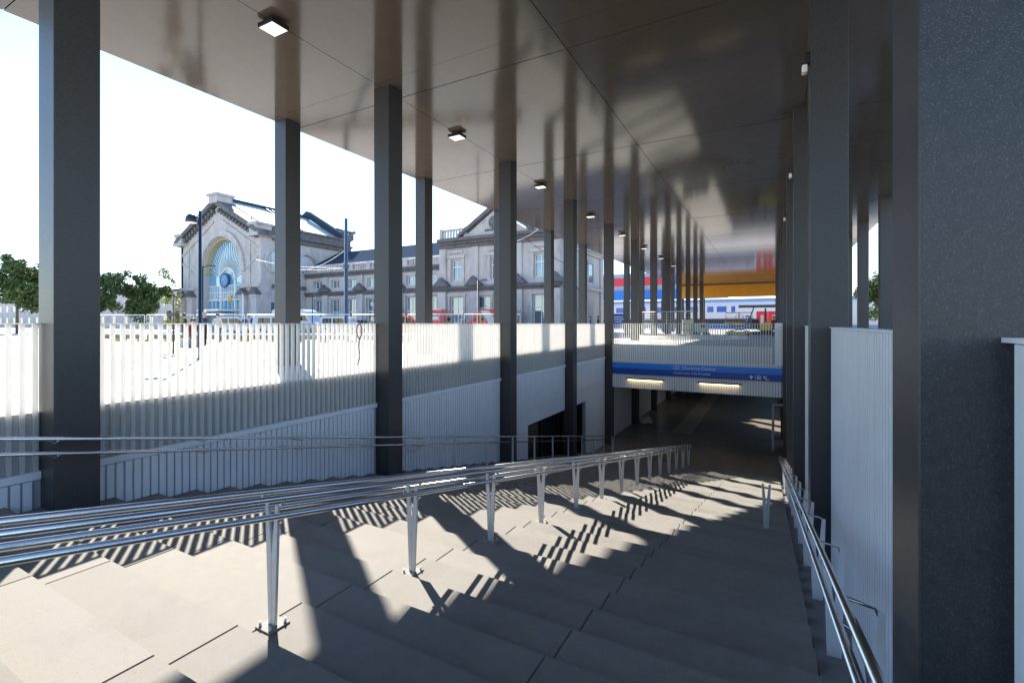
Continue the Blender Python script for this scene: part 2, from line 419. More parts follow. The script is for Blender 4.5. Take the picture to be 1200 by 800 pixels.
# right parapet bays
RB = {-2:'ribbed light grey parapet wall nearest the viewpoint beside the handrail', -1:'ribbed light grey parapet wall in front of the big speckled pillar',
      0:'ribbed grey parapet wall just behind the big speckled pillar', 1:'ribbed grey parapet wall deep behind the row of dark pillars',
      2:'ribbed grey parapet wall ending at the footbridge sign'}
for k in range(-2,3):
    y0,y1 = CY(k)+.23, CY(k+1)-.23
    t = thing('parapet_wall', RB[k], 'wall', (RX,y0,PZ), 0, 'ribbed parapet walls beside the right handrail')
    MB().box(RX+.02,RX+.11,y0-.01,y1+.01,-7.2,-.07).build('panel', M['backing'], t)
    r = MB(); n = int((y1-y0-.06)/.105)
    for i in range(n+1):
        y = y0+.03+i*.105
        for za,zc in ((-.072,-2.4),(-2.412,-4.6),(-4.612,-7.2)): r.box(RX-.012,RX+.0205,y-.040,y+.040,zc,za)
    r.build('ribs', M['clad'], t)
    MB().box(RX-.02,RX+.13,y0,y1,-.068,-.05).build('coping', M['clad'], t)

# ------------------------------------------------------------------ footbridge across the stairwell
br = thing('footbridge', 'footbridge of grey ribbed panels with barred railing crossing over the stair foot', 'footbridge', (-3.5,BY,PZ))
x0,x1 = -7.49,.49
def ribs_x(b, xa, xb, y0, y1, z0, z1, pitch, wd):
    n = int((xb-xa)/pitch)
    for i in range(n+1): b.box(xa+i*pitch, xa+i*pitch+wd, y0, y1, z0, z1)
b = MB(); b.box(x0,x1,BY+.03,BY+.35,-3.41,PZ-.31)
b.build('deck', M['backing'], br)
b = MB(); ribs_x(b,x0,x1-.1,BY-.02,BY+.029,-3.41,-2.72,.115,.085); ribs_x(b,x0,x1-.1,BY-.02,BY+.029,-2.04,-1.965,.115,.085)
ribs_x(b,x0,x1-.1,BY-.02,BY+.029,-2.72,-2.04,.115,.085)
b.build('lower_cladding', M['cladlow'], br)
b = MB(); ribs_x(b,x0,x1-.4,BY-.02,BY+.05,-1.905,PZ-.004,.115,.075); b.build('upper_cladding', M['cladlow'], br)
MB().box(x0,x1,BY+.051,BY+.1,-1.905,PZ-.003).build('backing_panel', M['backing'], br)
MB().box(x0,x1,BY-.06,BY+.06,-1.963,-1.907).build('ledge', M['cladlow'], br, bevel=.004)
b = MB(); ribs_x(b,x0+.04,x1-.42,BY-.01,BY+.045,PZ-.002,-.022,.115,.032); b.build('railing_bars', M['fin'], br)
MB().box(x0,x1-.36,BY-.015,BY+.05,-.02,.0).build('top_rail', M['fin'], br)
MB().box(x1-.32,x1,BY-.05,BY+.07,-1.903,.02).build('end_panel', M['cladlow'], br, bevel=.004)
# slab above the underpass, with the round light well
b = MB()
for (xa,xb,ya,yb) in ((-8.1,RX+.3,BY+.36,35.0),(-8.1,-7.9,35.002,40.5),(-2.6,RX+.3,35.002,40.5),(-8.1,RX+.3,40.502,76.6)):
    b.box(xa,xb,ya,yb,-3.41,PZ-.305)
b.build('underside_slab', M['concrete'], br)
t = thing('light_well_kerb', 'low white circular kerb on the plaza behind the footbridge', 'kerb', (-5.25,37.75,PZ))
MB().lathe([(3.5,0),(3.5,.2),(3.82,.2),(3.82,0)],(-5.25,37.75,PZ+.004),48,'z',False).build('kerb_ring', M['fin'], t)

# the blue sign
sg = thing('station_sign', 'long blue station name sign fixed across the footbridge front', 'sign', (-3.5,BY-.03,-2.4))
sy = BY-.055
MB().box(x0+.01,x1-.01,sy,BY-.021,-2.362,-2.075).build('name_panel', M['blue1'], sg)
MB().box(x0+.01,x1-.01,sy,BY-.021,-2.69,-2.363).build('direction_panel', M['blue2'], sg)
lettering('Charleroi-Central', .215, 'lettering', M['white'], sg, (-3.92,sy-.003,-2.29))
lettering('Couloir sous voies Bruxelles', .15, 'lettering', M['white'], sg, (-4.33,sy-.003,-2.53))
b = MB()
n=40; cx,cz=-4.18,-2.222
def ell(a,bb): return [(cx+a*math.cos(2*math.pi*i/n),cz+bb*math.sin(2*math.pi*i/n)) for i in range(n)]
b.holed(ell(.17,.105),[ell(.15,.087)],lambda a,c:Vector((a,sy-.006,c)),(0,.005,0)); b.build('logo_oval', M['white'], sg)
lettering('B', .17, 'logo_letter', M['white'], sg, (cx,sy-.003,cz-.06), align='CENTER')
b = MB(); zc=-2.53
b.prism([(-.9,0,zc),(-.8,0,zc+.1),(-.7,0,zc),(-.77,0,zc),(-.77,0,zc-.09),(-.83,0,zc-.09),(-.83,0,zc)],(0,sy-.006,0),(0,sy-.001,0))
b.build('arrow_icon', M['white'], sg)
MB().box(-.64,-.625,sy-.006,sy-.001,zc-.1,zc+.1).build('divider', M['white'], sg)
b = MB(); b.holed([(-.56,zc-.06),(-.56,zc+.08),(-.53,zc+.1),(-.43,zc+.1),(-.4,zc+.08),(-.4,zc-.06)],[[(-.53,zc+.01),(-.43,zc+.01),(-.43,zc+.07),(-.53,zc+.07)]],lambda a,c:Vector((a,sy-.006,c)),(0,.005,0))
b.box(-.56,-.52,sy-.006,sy-.001,zc-.1,zc-.07); b.box(-.44,-.4,sy-.006,sy-.001,zc-.1,zc-.07)
b.build('train_icon', M['white'], sg)
b = MB(); b.prism([(-.3,0,zc+.09),(-.24,0,zc+.09),(-.24,0,zc+.02),(-.14,0,zc-.07),(-.06,0,zc-.07),(-.06,0,zc-.1),(-.17,0,zc-.1),(-.3,0,zc+.03)],(0,sy-.006,0),(0,sy-.001,0))
b.box(-.2,-.16,sy-.006,sy-.001,zc+.03,zc+.08)
b.build('escalator_icon', M['white'], sg)
for xa,lab in ((-6.72,'slim lit tube lamp under the blank end of the blue sign'),(-3.17,'slim lit tube lamp under the right pictograms of the blue sign')):
    t = thing('wall_light', lab, 'lamp', (xa,BY-.02,-2.95), 0, 'tube lamps under the blue sign')
    MB().box(xa,xa+1.95,BY-.20,BY-.021,-2.93,-2.88).build('housing', M['black'], t)
    MB().box(xa+.1,xa+1.85,BY-.18,BY-.08,-2.975,-2.932).build('tube', M['warm'], t)

# doorway frame and bundle in the underpass
t = thing('door_frame', 'free standing grey metal doorway frame in the underpass', 'frame', (.2,27.8,FLOOR))
b = MB(); b.box(.05,.17,27.7,27.8,FLOOR,-4.2); b.box(.62,.74,27.7,27.8,FLOOR,-4.2); b.box(.05,.74,27.69,27.81,-4.198,-4.08)
b.build('frame', M['galv'], t)
b = MB(); bmesh.ops.create_icosphere(b.bm, subdivisions=3, radius=.35)
for v in b.bm.verts:
    q = v.co.copy(); n_ = math.sin(q.x*17+q.y*5)*.05+math.sin(q.z*23+q.x*9)*.04
    v.co = Vector((q.x*1.3+n_, q.y+n_, max(-.2,q.z*.6+n_)+.2)) + Vector((-7.1,31.2,FLOOR))
o = b.build('crumpled_sheet', M['plasticbag']); tag(o,'crumpled pale plastic sheet lying by the underpass wall','sheet')

# ------------------------------------------------------------------ handrails
def arc(c, r, a0, a1, ax, up, n=8):
    return [Vector(c)+Vector(ax)*r*math.cos(a0+(a1-a0)*i/n)+Vector(up)*r*math.sin(a0+(a1-a0)*i/n) for i in range(n+1)]
def post(parent, x, y, zb, ztop, bolts=True, wid=.055):
    """tapered fork: two flat blades, joined low down, on a bolted foot"""
    b = MB(); d = .011
    def blade(s):
        pts = [(x+s*.003,zb+.012),(x+s*.038,zb+.012),(x+s*.076,ztop),(x+s*.040,ztop),(x+s*.003,zb+(ztop-zb)*.62)]
        b.prism([(p[0],0,p[1]) for p in pts],(0,y-d,0),(0,y+d,0))
    blade(1); blade(-1)
    b.box(x-.004,x+.004,y-d+.002,y+d-.002,zb+.012,zb+(ztop-zb)*.6)
    p = b.build('post', M['galv'], parent, bevel=.002)
    MB().box(x-.085,x+.085,y-.085,y+.085,zb,zb+.012).build('base_plate', M['plate'], p, bevel=.002)
    if bolts:
        for sx in (-1,1):
            for sy_ in (-1,1): MB().lathe([(.011,0),(.011,.018),(.006,.02),(.006,.034)],(x+sx*.06,y+sy_*.06,zb+.012),8).build('bolt', M['galv'], p)
    return p
PX = -3.27
cr = thing('stair_handrail', 'long double stainless handrail on forked posts down the middle of the stairs', 'handrail', (PX,2.26,tz(2.26)))
ya = -3.2; yb = 22.7
for s in (-1,1):
    for hh,nm in ((.965,'upper'),(.835,'lower')):
        x = PX+s*.12
        pts = [(x,ya,zl(ya)+hh),(x,yb,zl(yb)+hh)]
        if hh > .8:
            e = Vector(pts[-1]); pts = pts[:1]+[e]+[(x,yb+.18,e.z-.0),(x,yb+.26,e.z-.05),(x,yb+.27,e.z-.10),(x,yb+.2,e.z-.13),(x,yb,zl(yb)+.835-.006)]
        MB().tube(pts,.0225,14).build('rail', M['steel'], cr)
for j in range(-3,14):
    y = 2.26+1.575*j if j<13 else 22.75
    zt_ = zl(y)+.90 if j<13 else FLOOR+1.0
    p = post(cr, PX, y, tz(y), zt_, bolts=0<=j<6)
    for s in (-1,1):
        for hh in (.965,.835):
            z = zl(min(y,22.7))+hh
            MB().tube([(PX+s*.066,y,z-.075),(PX+s*.085,y,z-.06),(PX+s*.115,y,z-.045),(PX+s*.12,y,z-.02)],.008,8).build('bracket', M['steel'], p)

lr = thing('wall_handrail', 'two slim stainless rails along the foot of the ribbed grey wall', 'handrail', (-7.2,12,tz(12)))
for hh in (.93,.76):
    ye = 22.9
    pts = [(-7.2,-3.2,zl(-3.2)+hh),(-7.2,ye,zl(ye)+hh)]
    if hh > .8: pts += [(-7.2,ye+.25,zl(ye)+hh-.02),(-7.2,ye+.45,zl(ye)+hh-.35)]
    MB().tube(pts,.02,12).build('rail', M['steel'], lr)
for j in range(0,9):
    y = 10.13+1.575*j-.02
    if y > 23: y = 23
    x=-7.2; zb=tz(y); zt_=zl(y)+.9
    p = MB().prism([(x-.03,0,zb),(x+.03,0,zb),(x+.02,0,zt_),(x-.02,0,zt_)],(0,y-.012,0),(0,y+.012,0)).build('post', M['galv'], lr)
for j in range(0,8):
    y = -2.6+1.635*j
    for hh in (.93,.76): MB().tube([(LX+.0,y,zl(y)+hh-.06),(-7.28,y,zl(y)+hh-.06),(-7.2,y,zl(y)+hh-.018)],.009,8).build('bracket', M['steel'], lr)
# twin uprights at the stair foot
x=-6.75; y=22.65
p = post(lr, x, y, tz(y), zl(y)+.98)

rr = thing('wall_handrail', 'paired stainless rails on bracket posts beside the light parapet wall', 'handrail', (.43,6,zl(6)))
RXR = .315
for hh,dx in ((.95,0.02),(.81,0)):
    pts = [(RXR+dx,-3.2,zl(-3.2)+hh),(RXR+dx,22.9,zl(22.9)+hh)]
    if hh > .8: pts += [(RXR+dx,23.1,zl(22.9)+hh-.03),(RXR+dx,23.17,zl(22.9)+hh-.07),(RXR+dx,23.1,zl(22.9)+hh-.13)]
    MB().tube(pts,.0225,14).build('rail', M['steel'], rr)
for j in range(-2,13):
    y = 3.2+1.6*j; zg = zl(y)-.08; x=.47
    b = MB(); d=.01
    zt_ = zl(y)+.91
    b.prism([(x-.05,0,zg+.01),(x+.05,0,zg+.01),(x+.075,0,zt_-.02),(x+.04,0,zt_-.02),(x,0,zg+.45),(x-.04,0,zt_-.14),(x-.075,0,zt_-.14)],(0,y-d,0),(0,y+d,0))
    p = b.build('post', M['cladlow'], rr)
    b = MB(); b.box(x-.11,x+.11,y-.08,y+.08,zg-.02,zg+.012); b.build('base_plate', M['cladlow'], p)
    MB().tube([(x+.045,y,zt_-.05),(x+.03,y,zt_-.01),(x-.01,y,zt_-.005),(RXR+.03,y,zl(y)+.925)],.01,8).build('bracket', M['steel'], p)
    MB().tube([(x-.055,y,zt_-.14),(x-.08,y,zt_-.16),(RXR+.01,y,zl(y)+.785)],.009,8).build('bracket', M['steel'], p)

lone = thing('rail_post', 'lone forked steel post standing without rails on the lower steps', 'post', (-.07,9.95,tz(9.95)))
post(lone, -.07, 9.95, tz(9.95), tz(9.95)+.92)

# ------------------------------------------------------------------ lamps under the canopy
lt = ['square ceiling lamp close overhead, before the widest pillar','square ceiling lamp between the first two tall pillars','square ceiling lamp between the second and third tall pillars','square ceiling lamp between the third and fourth tall pillars']
ty = [5.35,10.95,16.45,22.2,27.8,33.4,39.1,44.7]
base = None
for i,y in enumerate(ty):
    lab = lt[i] if i<4 else 'small square ceiling lamp in the distant row beyond the footbridge'
    if base is None:
        base = thing('ceiling_lamp', lab, 'lamp', (-7.72,y,H), 0, 'square lamps along the soffit')
        MB().box(-7.72-.06,-7.72+.06,y-.06,y+.06,H-.05,H).build('mount', M['black'], base)
        MB().box(-7.72-.20,-7.72+.20,y-.17,y+.17,H-.13,H-.05).build('housing', M['black'], base, bevel=.008)
        d = MB().box(-7.72-.18,-7.72+.18,y-.15,y+.15,H-.134,H-.131).build('diffuser', M['lamp'], base)
    else: dup(base, (-7.72,y,H), label=lab)
for k,lab in ((1,'small white device near the top of the second speckled pillar'),(0,'small white device high on the nearest speckled pillar'),(2,'small white device high on the third speckled pillar')):
    y = CY(k)-.3
    t = thing('wall_speaker', lab, 'speaker', (.45,y,4.4), 0, 'devices high on the speckled pillars')
    zc = 3.75
    MB().box(.43,.5,y+.12,y+.22,zc,zc+.16).build('bracket', M['black'], t)
    MB().box(.40,.47,y+.11,y+.23,zc-.12,zc-.01).build('body', M['clad'], t, bevel=.01)

# ------------------------------------------------------------------ strap on the balustrade
b = MB(); c0 = Vector((LX+.03,7.45,-.0))
pts = [c0+Vector((0,0,.02))]+[c0+Vector((.01,.07*math.sin(a),-.16+.16*math.cos(a)*1.0)) for a in [math.pi*i/8 for i in range(1,8)]]+[c0+Vector((.01,.0,-.33)),c0+Vector((.012,-.02,-.5)),c0+Vector((.012,.02,-.7)),c0+Vector((.012,-.06,-.9))]
b.tube(pts,.012,6)
pts = [c0+Vector((0,0,.02))]+[c0+Vector((.01,-.07*math.sin(a),-.16+.16*math.cos(a))) for a in [math.pi*i/8 for i in range(1,9)]]
b.tube(pts,.012,6)
o = b.build('strap', M['purple']); tag(o,'purple strap looped over the balustrade top beside the wide pillar','strap')
# ------------------------------------------------------------------ old station building across the plaza
def fy(c): return lambda a,bb: Vector((a,c,bb))
def fx(c): return lambda a,bb: Vector((c,a,bb))
def rect(a0,a1,b0,b1): return [(a0,b0),(a1,b0),(a1,b1),(a0,b1)]
def window_y(parent, a0,a1,b0,b1, y, transom=None, mull=1, pane='pane', door=False):
    f = MB(); w_=.09
    f.box(a0,a0+w_,y,y+.1,b0,b1); f.box(a1-w_,a1,y,y+.1,b0,b1); f.box(a0+w_,a1-w_,y,y+.1,b1-w_,b1); f.box(a0+w_,a1-w_,y,y+.1,b0,b0+w_)
    for i in range(mull):
        xm = a0+(a1-a0)*(i+1)/(mull+1); f.box(xm-.05,xm+.05,y+.003,y+.09,b0+w_,b1-w_)
    if transom: f.box(a0+w_,a1-w_,y+.005,y+.085,transom-.06,transom+.06)
    o = f.build('window', M['wframe'], parent)
    MB().box(a0+.02,a1-.02,y+.04,y+.06,b0+.02,b1-.02).build('pane', M[pane], o)
    return o
def pediment(b, x, y, z, wd=1.5, h=.55, d=.5):
    """little gabled cap over a pilaster"""
    b.prism([(x-wd/2,0,z),(x+wd/2,0,z),(x+wd/2,0,z+.14),(x,0,z+h+.14),(x-wd/2,0,z+.14)],(0,y-d,0),(0,y-.002,0))
def balus(b, xa, xb, y, z, h=.95, pier=3.4, d=.4):
    n = max(1,round((xb-xa)/pier)); st=(xb-xa)/n
    b.box(xa,xb,y,y+d,z,z+.16); b.box(xa,xb,y,y+d,z+h-.16,z+h)
    for i in range(n+1):
        x = xa+i*st; b.box(max(xa,x-.35),min(xb,x+.35),y-.04,y+d+.04,z+.003,z+h+.1)
        if i<n:
            m_ = int((st-.8)/.42)
            for j in range(m_):
                xx = x+.5+(j+.5)*(st-1.0)/m_
                b.box(xx-.09,xx+.09,y+.1,y+d-.1,z+.16,z+h-.16)

# hall with the big arched window
HX0,HX1,HY,HB = -80.2,-60.4,40.0,55.4; HC=(HX0+HX1)/2
hall = thing('station_hall', 'tall gabled stone station hall with huge arched window and clock', 'building', (HC,HY,PZ))
AX,AR,AS = -69.5,4.75,7.3
arch = [(AX+AR*math.cos(math.pi*i/28),AS+AR*1.08*math.sin(math.pi*i/28)) for i in range(29)]
opening = [(AX+AR,PZ+.02)]+arch+[(AX-AR,PZ+.02)]
EZ = 12.0; AP = 17.0
outer = [(HX0,PZ),(AX-AR,PZ),]
b = MB()
poly = [(HX0,PZ),(AX-AR,PZ)]+[(a,c) for a,c in arch[::-1]]+[(AX+AR,PZ),(HX1,PZ),(HX1,EZ),(HC,AP),(HX0,EZ)]
b.holed(poly,[],fy(HY),(0,1.5,0)); b.build('front_wall', M['stone'], hall)
# raking cornice, blocks, piers
b = MB()
for s in (-1,1):
    xe = HC+s*(HX1-HC); 
    b.prism([(xe+s*.7,0,EZ-.15),(xe+s*.7,0,EZ+.55),(HC,0,AP+1.0),(HC,0,AP+.25)],(0,HY-.75,0),(0,HY+1.4,0))
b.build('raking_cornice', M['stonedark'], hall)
b = MB()
for s in (-1,1):
    for i in range(13):
        u_ = (i+.8)/14; x = HC+s*(HX1-HC)*(1-u_)*1.0; z = EZ+(AP-EZ)*u_-.52
        MB().box(x-.2,x+.2,HY-.55,HY-.002,z-.12,z+.42).build('dentil', M['stonedark'], hall)
b = MB()
for s in (-1,1):
    xe = HC+s*(HX1-HC-.6)
    b = MB(); b.box(xe-1.15,xe+1.15,HY-.9,HY+1.6,EZ-.2,EZ+.25); b.box(xe-.9,xe+.9,HY-.7,HY+1.4,EZ+.252,EZ+1.3); b.box(xe-1.05,xe+1.05,HY-.85,HY+1.5,EZ+1.302,EZ+1.65)
    b.build('corner_pier', M['stone'], hall)
b = MB(); b.box(HC-1.0,HC+1.0,HY-.8,HY+1.5,AP+.3,AP+1.35); b.box(HC-1.3,HC+1.3,HY-1.0,HY+1.7,AP+1.352,AP+1.7)
b.build('apex_block', M['stone'], hall)
# archivolt and relief lines
b = MB()
o_ = [(AX+(AR+.95)*math.cos(math.pi*i/28),AS+(AR*1.08+.95)*math.sin(math.pi*i/28)) for i in range(29)]
i_ = [(AX+(AR+.12)*math.cos(math.pi*i/28),AS+(AR*1.08+.12)*math.sin(math.pi*i/28)) for i in range(29)]
b.holed(o_+i_[::-1],[],fy(HY-.28),(0,.278,0)); b.build('archivolt', M['stone'], hall)
b = MB()
for s in (-1,1):
    xe = HC+s*(HX1-HC)
    b.box(xe-s*2.3-.12,xe-s*2.3+.12,HY-.14,HY-.002,5.2,11.2)
    b.prism([(xe-s*.6,0,10.2),(xe-s*.6,0,10.5),(HC+s*1.0,0,15.0),(HC+s*1.0,0,14.7)],(0,HY-.16,0),(0,HY-.003,0))
    b.prism([(xe-s*.6,0,9.0),(xe-s*.6,0,9.28),(xe-s*3.6,0,7.6),(xe-s*3.6,0,7.32)],(0,HY-.13,0),(0,HY-.003,0))
    b.box(min(xe,xe-s*4.2),max(xe,xe-s*4.2),HY-.3,HY-.002,5.0,5.45)
b.build('string_course', M['stone'], hall)
for s in (-1,1):
    xe = HC+s*(HX1-HC)
    for off in (.8,3.4):
        b = MB(); x = xe-s*off
        b.box(x-.6,x+.6,HY-.55,HY-.002,PZ,3.6); b.box(x-.75,x+.75,HY-.7,HY-.003,3.602,3.95)
        b.box(x-.72,x+.72,HY-.68,HY-.004,PZ,PZ+.9)
        pl = b.build('pilaster', M['stone'], hall)
        b = MB(); pediment(b,x,HY,3.955,1.9,.75,.85); b.build('cap', M['stonedark'], pl)
# window wall in the arch
gy = HY+1.0
MB().holed([(a,c) for a,c in opening],[],fy(gy),(0,.05,0)).build('arch_glazing', M['archpane'], hall)
b = MB(); cxz=(AX,6.3); r0=1.75
for i in range(1,24):
    a = math.pi*i/24
    p0 = Vector((AX+r0*math.cos(a),gy-.04,6.3+r0*math.sin(a))); k_ = AR*.995
    p1 = Vector((AX+k_*math.cos(a),gy-.04,AS+k_*1.08*math.sin(a))); b.tube([p0,p1],.055,6)
for rr_,th in ((1.75,.16),(1.3,.06)):
    pts = [(AX+rr_*math.cos(math.pi*i/20),gy-.06,6.3+rr_*math.sin(math.pi*i/20)) for i in range(21)]; b.tube(pts,th,6)
for s in (-1,1): b.box(AX+s*1.75-.14,AX+s*1.75+.14,gy-.14,gy-.003,PZ,6.3)
for z,th in ((5.45,.12),(4.45,.14),(3.35,.22),(1.9,.14)): b.box(AX-AR,AX+AR,gy-.16,gy-.004,z,z+th)
for i in range(19):
    x = AX-AR+.25+i*(2*AR-.5)/18
    b.box(x-.045,x+.045,gy-.1,gy-.005,PZ if i%2 else 3.5,5.5)
b.build('arch_tracery', M['wframe'], hall)
b = MB(); k1=AR-.02
o_ = [(AX+k1*math.cos(math.pi*i/28),AS+k1*1.08*math.sin(math.pi*i/28)) for i in range(29)]; k2=AR-.28
i_ = [(AX+k2*math.cos(math.pi*i/28),AS+k2*1.08*math.sin(math.pi*i/28)) for i in range(29)]
b.holed(o_+i_[::-1],[],fy(HY+.25),(0,.72,0)); b.build('reveal_arch', M['gilt'], hall)
MB().box(AX-AR+.02,AX+AR-.02,gy+.1,gy+.2,PZ,3.3).build('dark_doors', M['dark'], hall)
ck = MB().lathe([(1.05,0),(1.05,-.2),(.82,-.22),(.82,-.1)],(AX-.5,gy-.2,6.3),36,'y').build('clock', M['clockring'], hall)
MB().lathe([(.82,0),(.82,-.03)],(AX-.5,gy-.33,6.3),36,'y').build('clock_face', M['clock'], ck)
b = MB()
for i in range(12):
    a = 2*math.pi*i/12; b.tube([(AX-.5+.6*math.cos(a),gy-.375,6.3+.6*math.sin(a)),(AX-.5+.76*math.cos(a),gy-.375,6.3+.76*math.sin(a))],.035,5)
b.build('hour_marks', M['white'], ck)
for a,l_ in ((R(62),.42),(R(-40),.62)):
    MB().tube([(AX-.5,gy-.385,6.3),(AX-.5+l_*math.cos(a),gy-.385,6.3+l_*math.sin(a))],.04,5).build('clock_hand', M['white'], ck)
lettering('CHARLEROI', .95, 'lettering', M['white'], hall, (AX-3.1,gy-.22,3.62), ext=.03)
b = MB(); b.box(AX-3.4,AX+2.0,HY-1.6,gy-.2,1.75,2.05); b.box(AX-2.4,AX+2.0,HY-1.3,gy-.2,1.2,1.45); b.build('entrance_canopy', M['cladlow'], hall)
MB().box(AX-.6,AX+2.2,HY+.1,HY+.2,.55,1.1).build('entrance_board', M['blue1'], hall)
MB().lathe([(.42,0),(.42,-.14)],(-66.6,HY-.4,3.55),20,'y').build('round_sign', M['yellow'], hall)
# side wall, roof
b = MB()
oc = [(42.2+1.5*math.cos(2*math.pi*i/28),8.6+1.5*math.sin(2*math.pi*i/28)) for i in range(28)]
oc2 = [(a+4.9,c) for a,c in oc]
b.holed(rect(HY+1.5,HB,PZ,EZ),[oc,oc2,rect(41.4,43.2,PZ+.8,2.9)],fx(HX1-.02),(-.6,0,0)); b.build('side_wall', M['stone'], hall)
for c in (42.2,47.1):
    f = MB().lathe([(1.5,0),(1.75,0),(1.75,.22),(1.5,.22)],(HX1-.03,c,8.6),32,'x',False).build('round_window', M['stone'], hall)
    MB().lathe([(1.5,0),(1.5,.05)],(HX1-.35,c,8.6),32,'x').build('pane', M['zinc'], f)
f = MB(); f.box(HX1-.4,HX1-.3,41.4,43.2,.9,1.05); f.box(HX1-.4,HX1-.3,42.25,42.35,PZ+.8,2.9); fo = f.build('window', M['wframe'], hall)
MB().box(HX1-.5,HX1-.45,41.3,43.3,PZ+.7,3).build('pane', M['pane'], fo)
b = MB()
for z0,z1,dd in ((EZ-.5,EZ+.1,.35),(EZ+.102,EZ+.45,.75),(EZ+.452,EZ+1.25,.25),(EZ+1.252,EZ+1.5,.5),(4.9,5.4,.3)): b.box(HX1-.02+.001,HX1-.02+dd,HY+1.61,HB,z0,z1)
b.box(HX1-.02,HX1+.5,HB-1.5,HB+.4,EZ+1.5,EZ+2.6); b.box(HX1-.2,HX1+.7,HB-1.7,HB+.6,EZ+2.602,EZ+2.9)
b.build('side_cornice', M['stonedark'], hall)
for yy in (44.6,):
    MB().box(HX1-.018,HX1+.3,yy-.45,yy+.45,PZ,EZ-.5).build('pilaster', M['stone'], hall)
MB().holed(rect(HY,HB,PZ,EZ),[],fx(HX0+.6),(-.58,0,0)).build('far_wall', M['stone'], hall)
b = MB(); RZ = AP+1.15
for s in (-1,1):
    xe = HC+s*(HX1-HC-.4)
    b.prism([(xe,HY+1.6,EZ+1.15),(HC+s*.002,HY+1.6,RZ),(HC+s*.002,HB-.6,RZ),(xe,HB-.6,EZ+1.15)],(0,0,0),(0,0,-.2))
rf = b.build('roof', M['zinc'], hall)
b = MB(); b.box(HC-.25,HC+.25,HY+1.7,HB-.7,RZ+.01,RZ+.35)
for i in range(9): 
    for s in (1,):
        y=HY+3+i*1.9; 
b.build('ridge', M['slate'], rf)
b = MB()
for dy in (0,.9):
    b.tube([(HC+.2,HY+7+dy,RZ+.15),(HX1-.8,HY+7+dy,EZ+1.5)],.06,6)
for i in range(22):
    u_=i/21; b.tube([(HC+.2+(HX1-1-HC)*u_,HY+7,RZ+.15+(EZ+1.35-RZ)*u_),(HC+.2+(HX1-1-HC)*u_,HY+7.9,RZ+.15+(EZ+1.35-RZ)*u_)],.04,5)
b.build('roof_ladder', M['black'], rf)
b = MB()
for dx,hh in ((0,2.2),(.0,1.5),(0,1.7)):
    pass
for yy,hh in ((HY+5.2,2.3),(HY+6.2,1.3),(HY+7.0,1.7)):
    b.tube([(HC,yy,RZ+.3),(HC,yy,RZ+hh)],.05,5)
    for q in (.6,.8): b.tube([(HC-.35,yy,RZ+hh*q),(HC+.35,yy,RZ+hh*q)],.03,5)
b.build('antenna', M['galv'], rf)
b = MB()
for s in (-1,1):
    xe = HC+s*(HX1-HC-.2)
    b.prism([(xe,0,EZ+.9),(xe,0,EZ+2.0),(HC,0,RZ+1.2),(HC,0,RZ+.1)],(0,HB-.6,0),(0,HB+.4,0))
b.holed([(HX0,PZ),(HX1-.65,PZ),(HX1-.65,EZ),(HC,AP),(HX0,EZ)],[],fy(HB-.5),(0,.4,0))
b.build('back_gable', M['slate'], hall)

# wing
WX0,WX1,WY = -60.35,-34.6,47.0
wing = thing('station_wing', 'long two storey stone station wing with balustrade and dark slate roof', 'building', ((WX0+WX1)/2,WY,PZ))
pil = [-55.9,-49.0,-42.1]
wl = []
for a,c in zip([-62.8]+pil,pil+[-35.2]):
    m_ = (a+c)/2
    for s in (-1.65,1.65):
        if m_+s-1 > WX0+.3 and m_+s+1 < WX1: wl.append(m_+s)
holes = []
for x in wl: holes += [rect(x-.78,x+.78,4.95,6.15), rect(x-.85,x+.85,PZ+.5,3.4)]
MB().holed(rect(WX0,WX1,PZ,7.0),holes,fy(WY),(0,.6,0)).build('front_wall', M['stone'], wing)
for x in wl:
    window_y(wing,x-.77,x+.77,4.96,6.14,WY+.3,mull=1); window_y(wing,x-.84,x+.84,PZ+.51,3.39,WY+.3,transom=1.6,mull=1)
b = MB(); b.box(WX0,WX1,WY-.45,WY-.002,6.95,7.25); b.box(WX0,WX1,WY-.2,WY-.003,6.6,6.945); b.box(WX0,WX1,WY-.3,WY-.002,4.25,4.5); b.box(WX0,WX1,WY-.12,WY-.003,3.9,4.245)
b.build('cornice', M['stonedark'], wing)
for x in pil:
    b = MB(); b.box(x-.5,x+.5,WY-.4,WY-.004,PZ,4.0); b.box(x-.42,x+.42,WY-.28,WY-.0045,4.52,6.58)
    p = b.build('pilaster', M['stone'], wing); b = MB(); pediment(b,x,WY,4.505,2.0,.85,.7); b.build('cap', M['stonedark'], p)
b = MB()
for x in wl:
    for sx in (-1,1): b.box(x+sx*.98-.12,x+sx*.98+.12,WY-.1,WY-.0035,PZ+.4,3.55)
    b.box(x-1.1,x+1.1,WY-.14,WY-.0037,3.552,3.8)
b.build('window_surround', M['stone'], wing)
b = MB(); balus(b,WX0,WX1,WY-.3,7.252); b.build('balustrade', M['stone'], wing)
MB().box(WX0,WX1,WY+.7,WY+1.0,7.0,8.55).build('attic_wall', M['zinc'], wing)
b = MB(); b.prism([(0,WY+1.05,8.5),(0,WY+6.2,11.3),(0,WY+12,8.5)],(WX0,0,0),(WX1+1,0,0)); b.build('roof', M['slate'], wing)
MB().box(WX0,WX1,WY+11,WY+11.5,PZ,8.4).build('back_wall', M['stone'], wing)
MB().box(WX0+.1,WX1,WY+.9,WY+1.1,PZ,6.9).build('dark_rooms', M['dark'], wing)

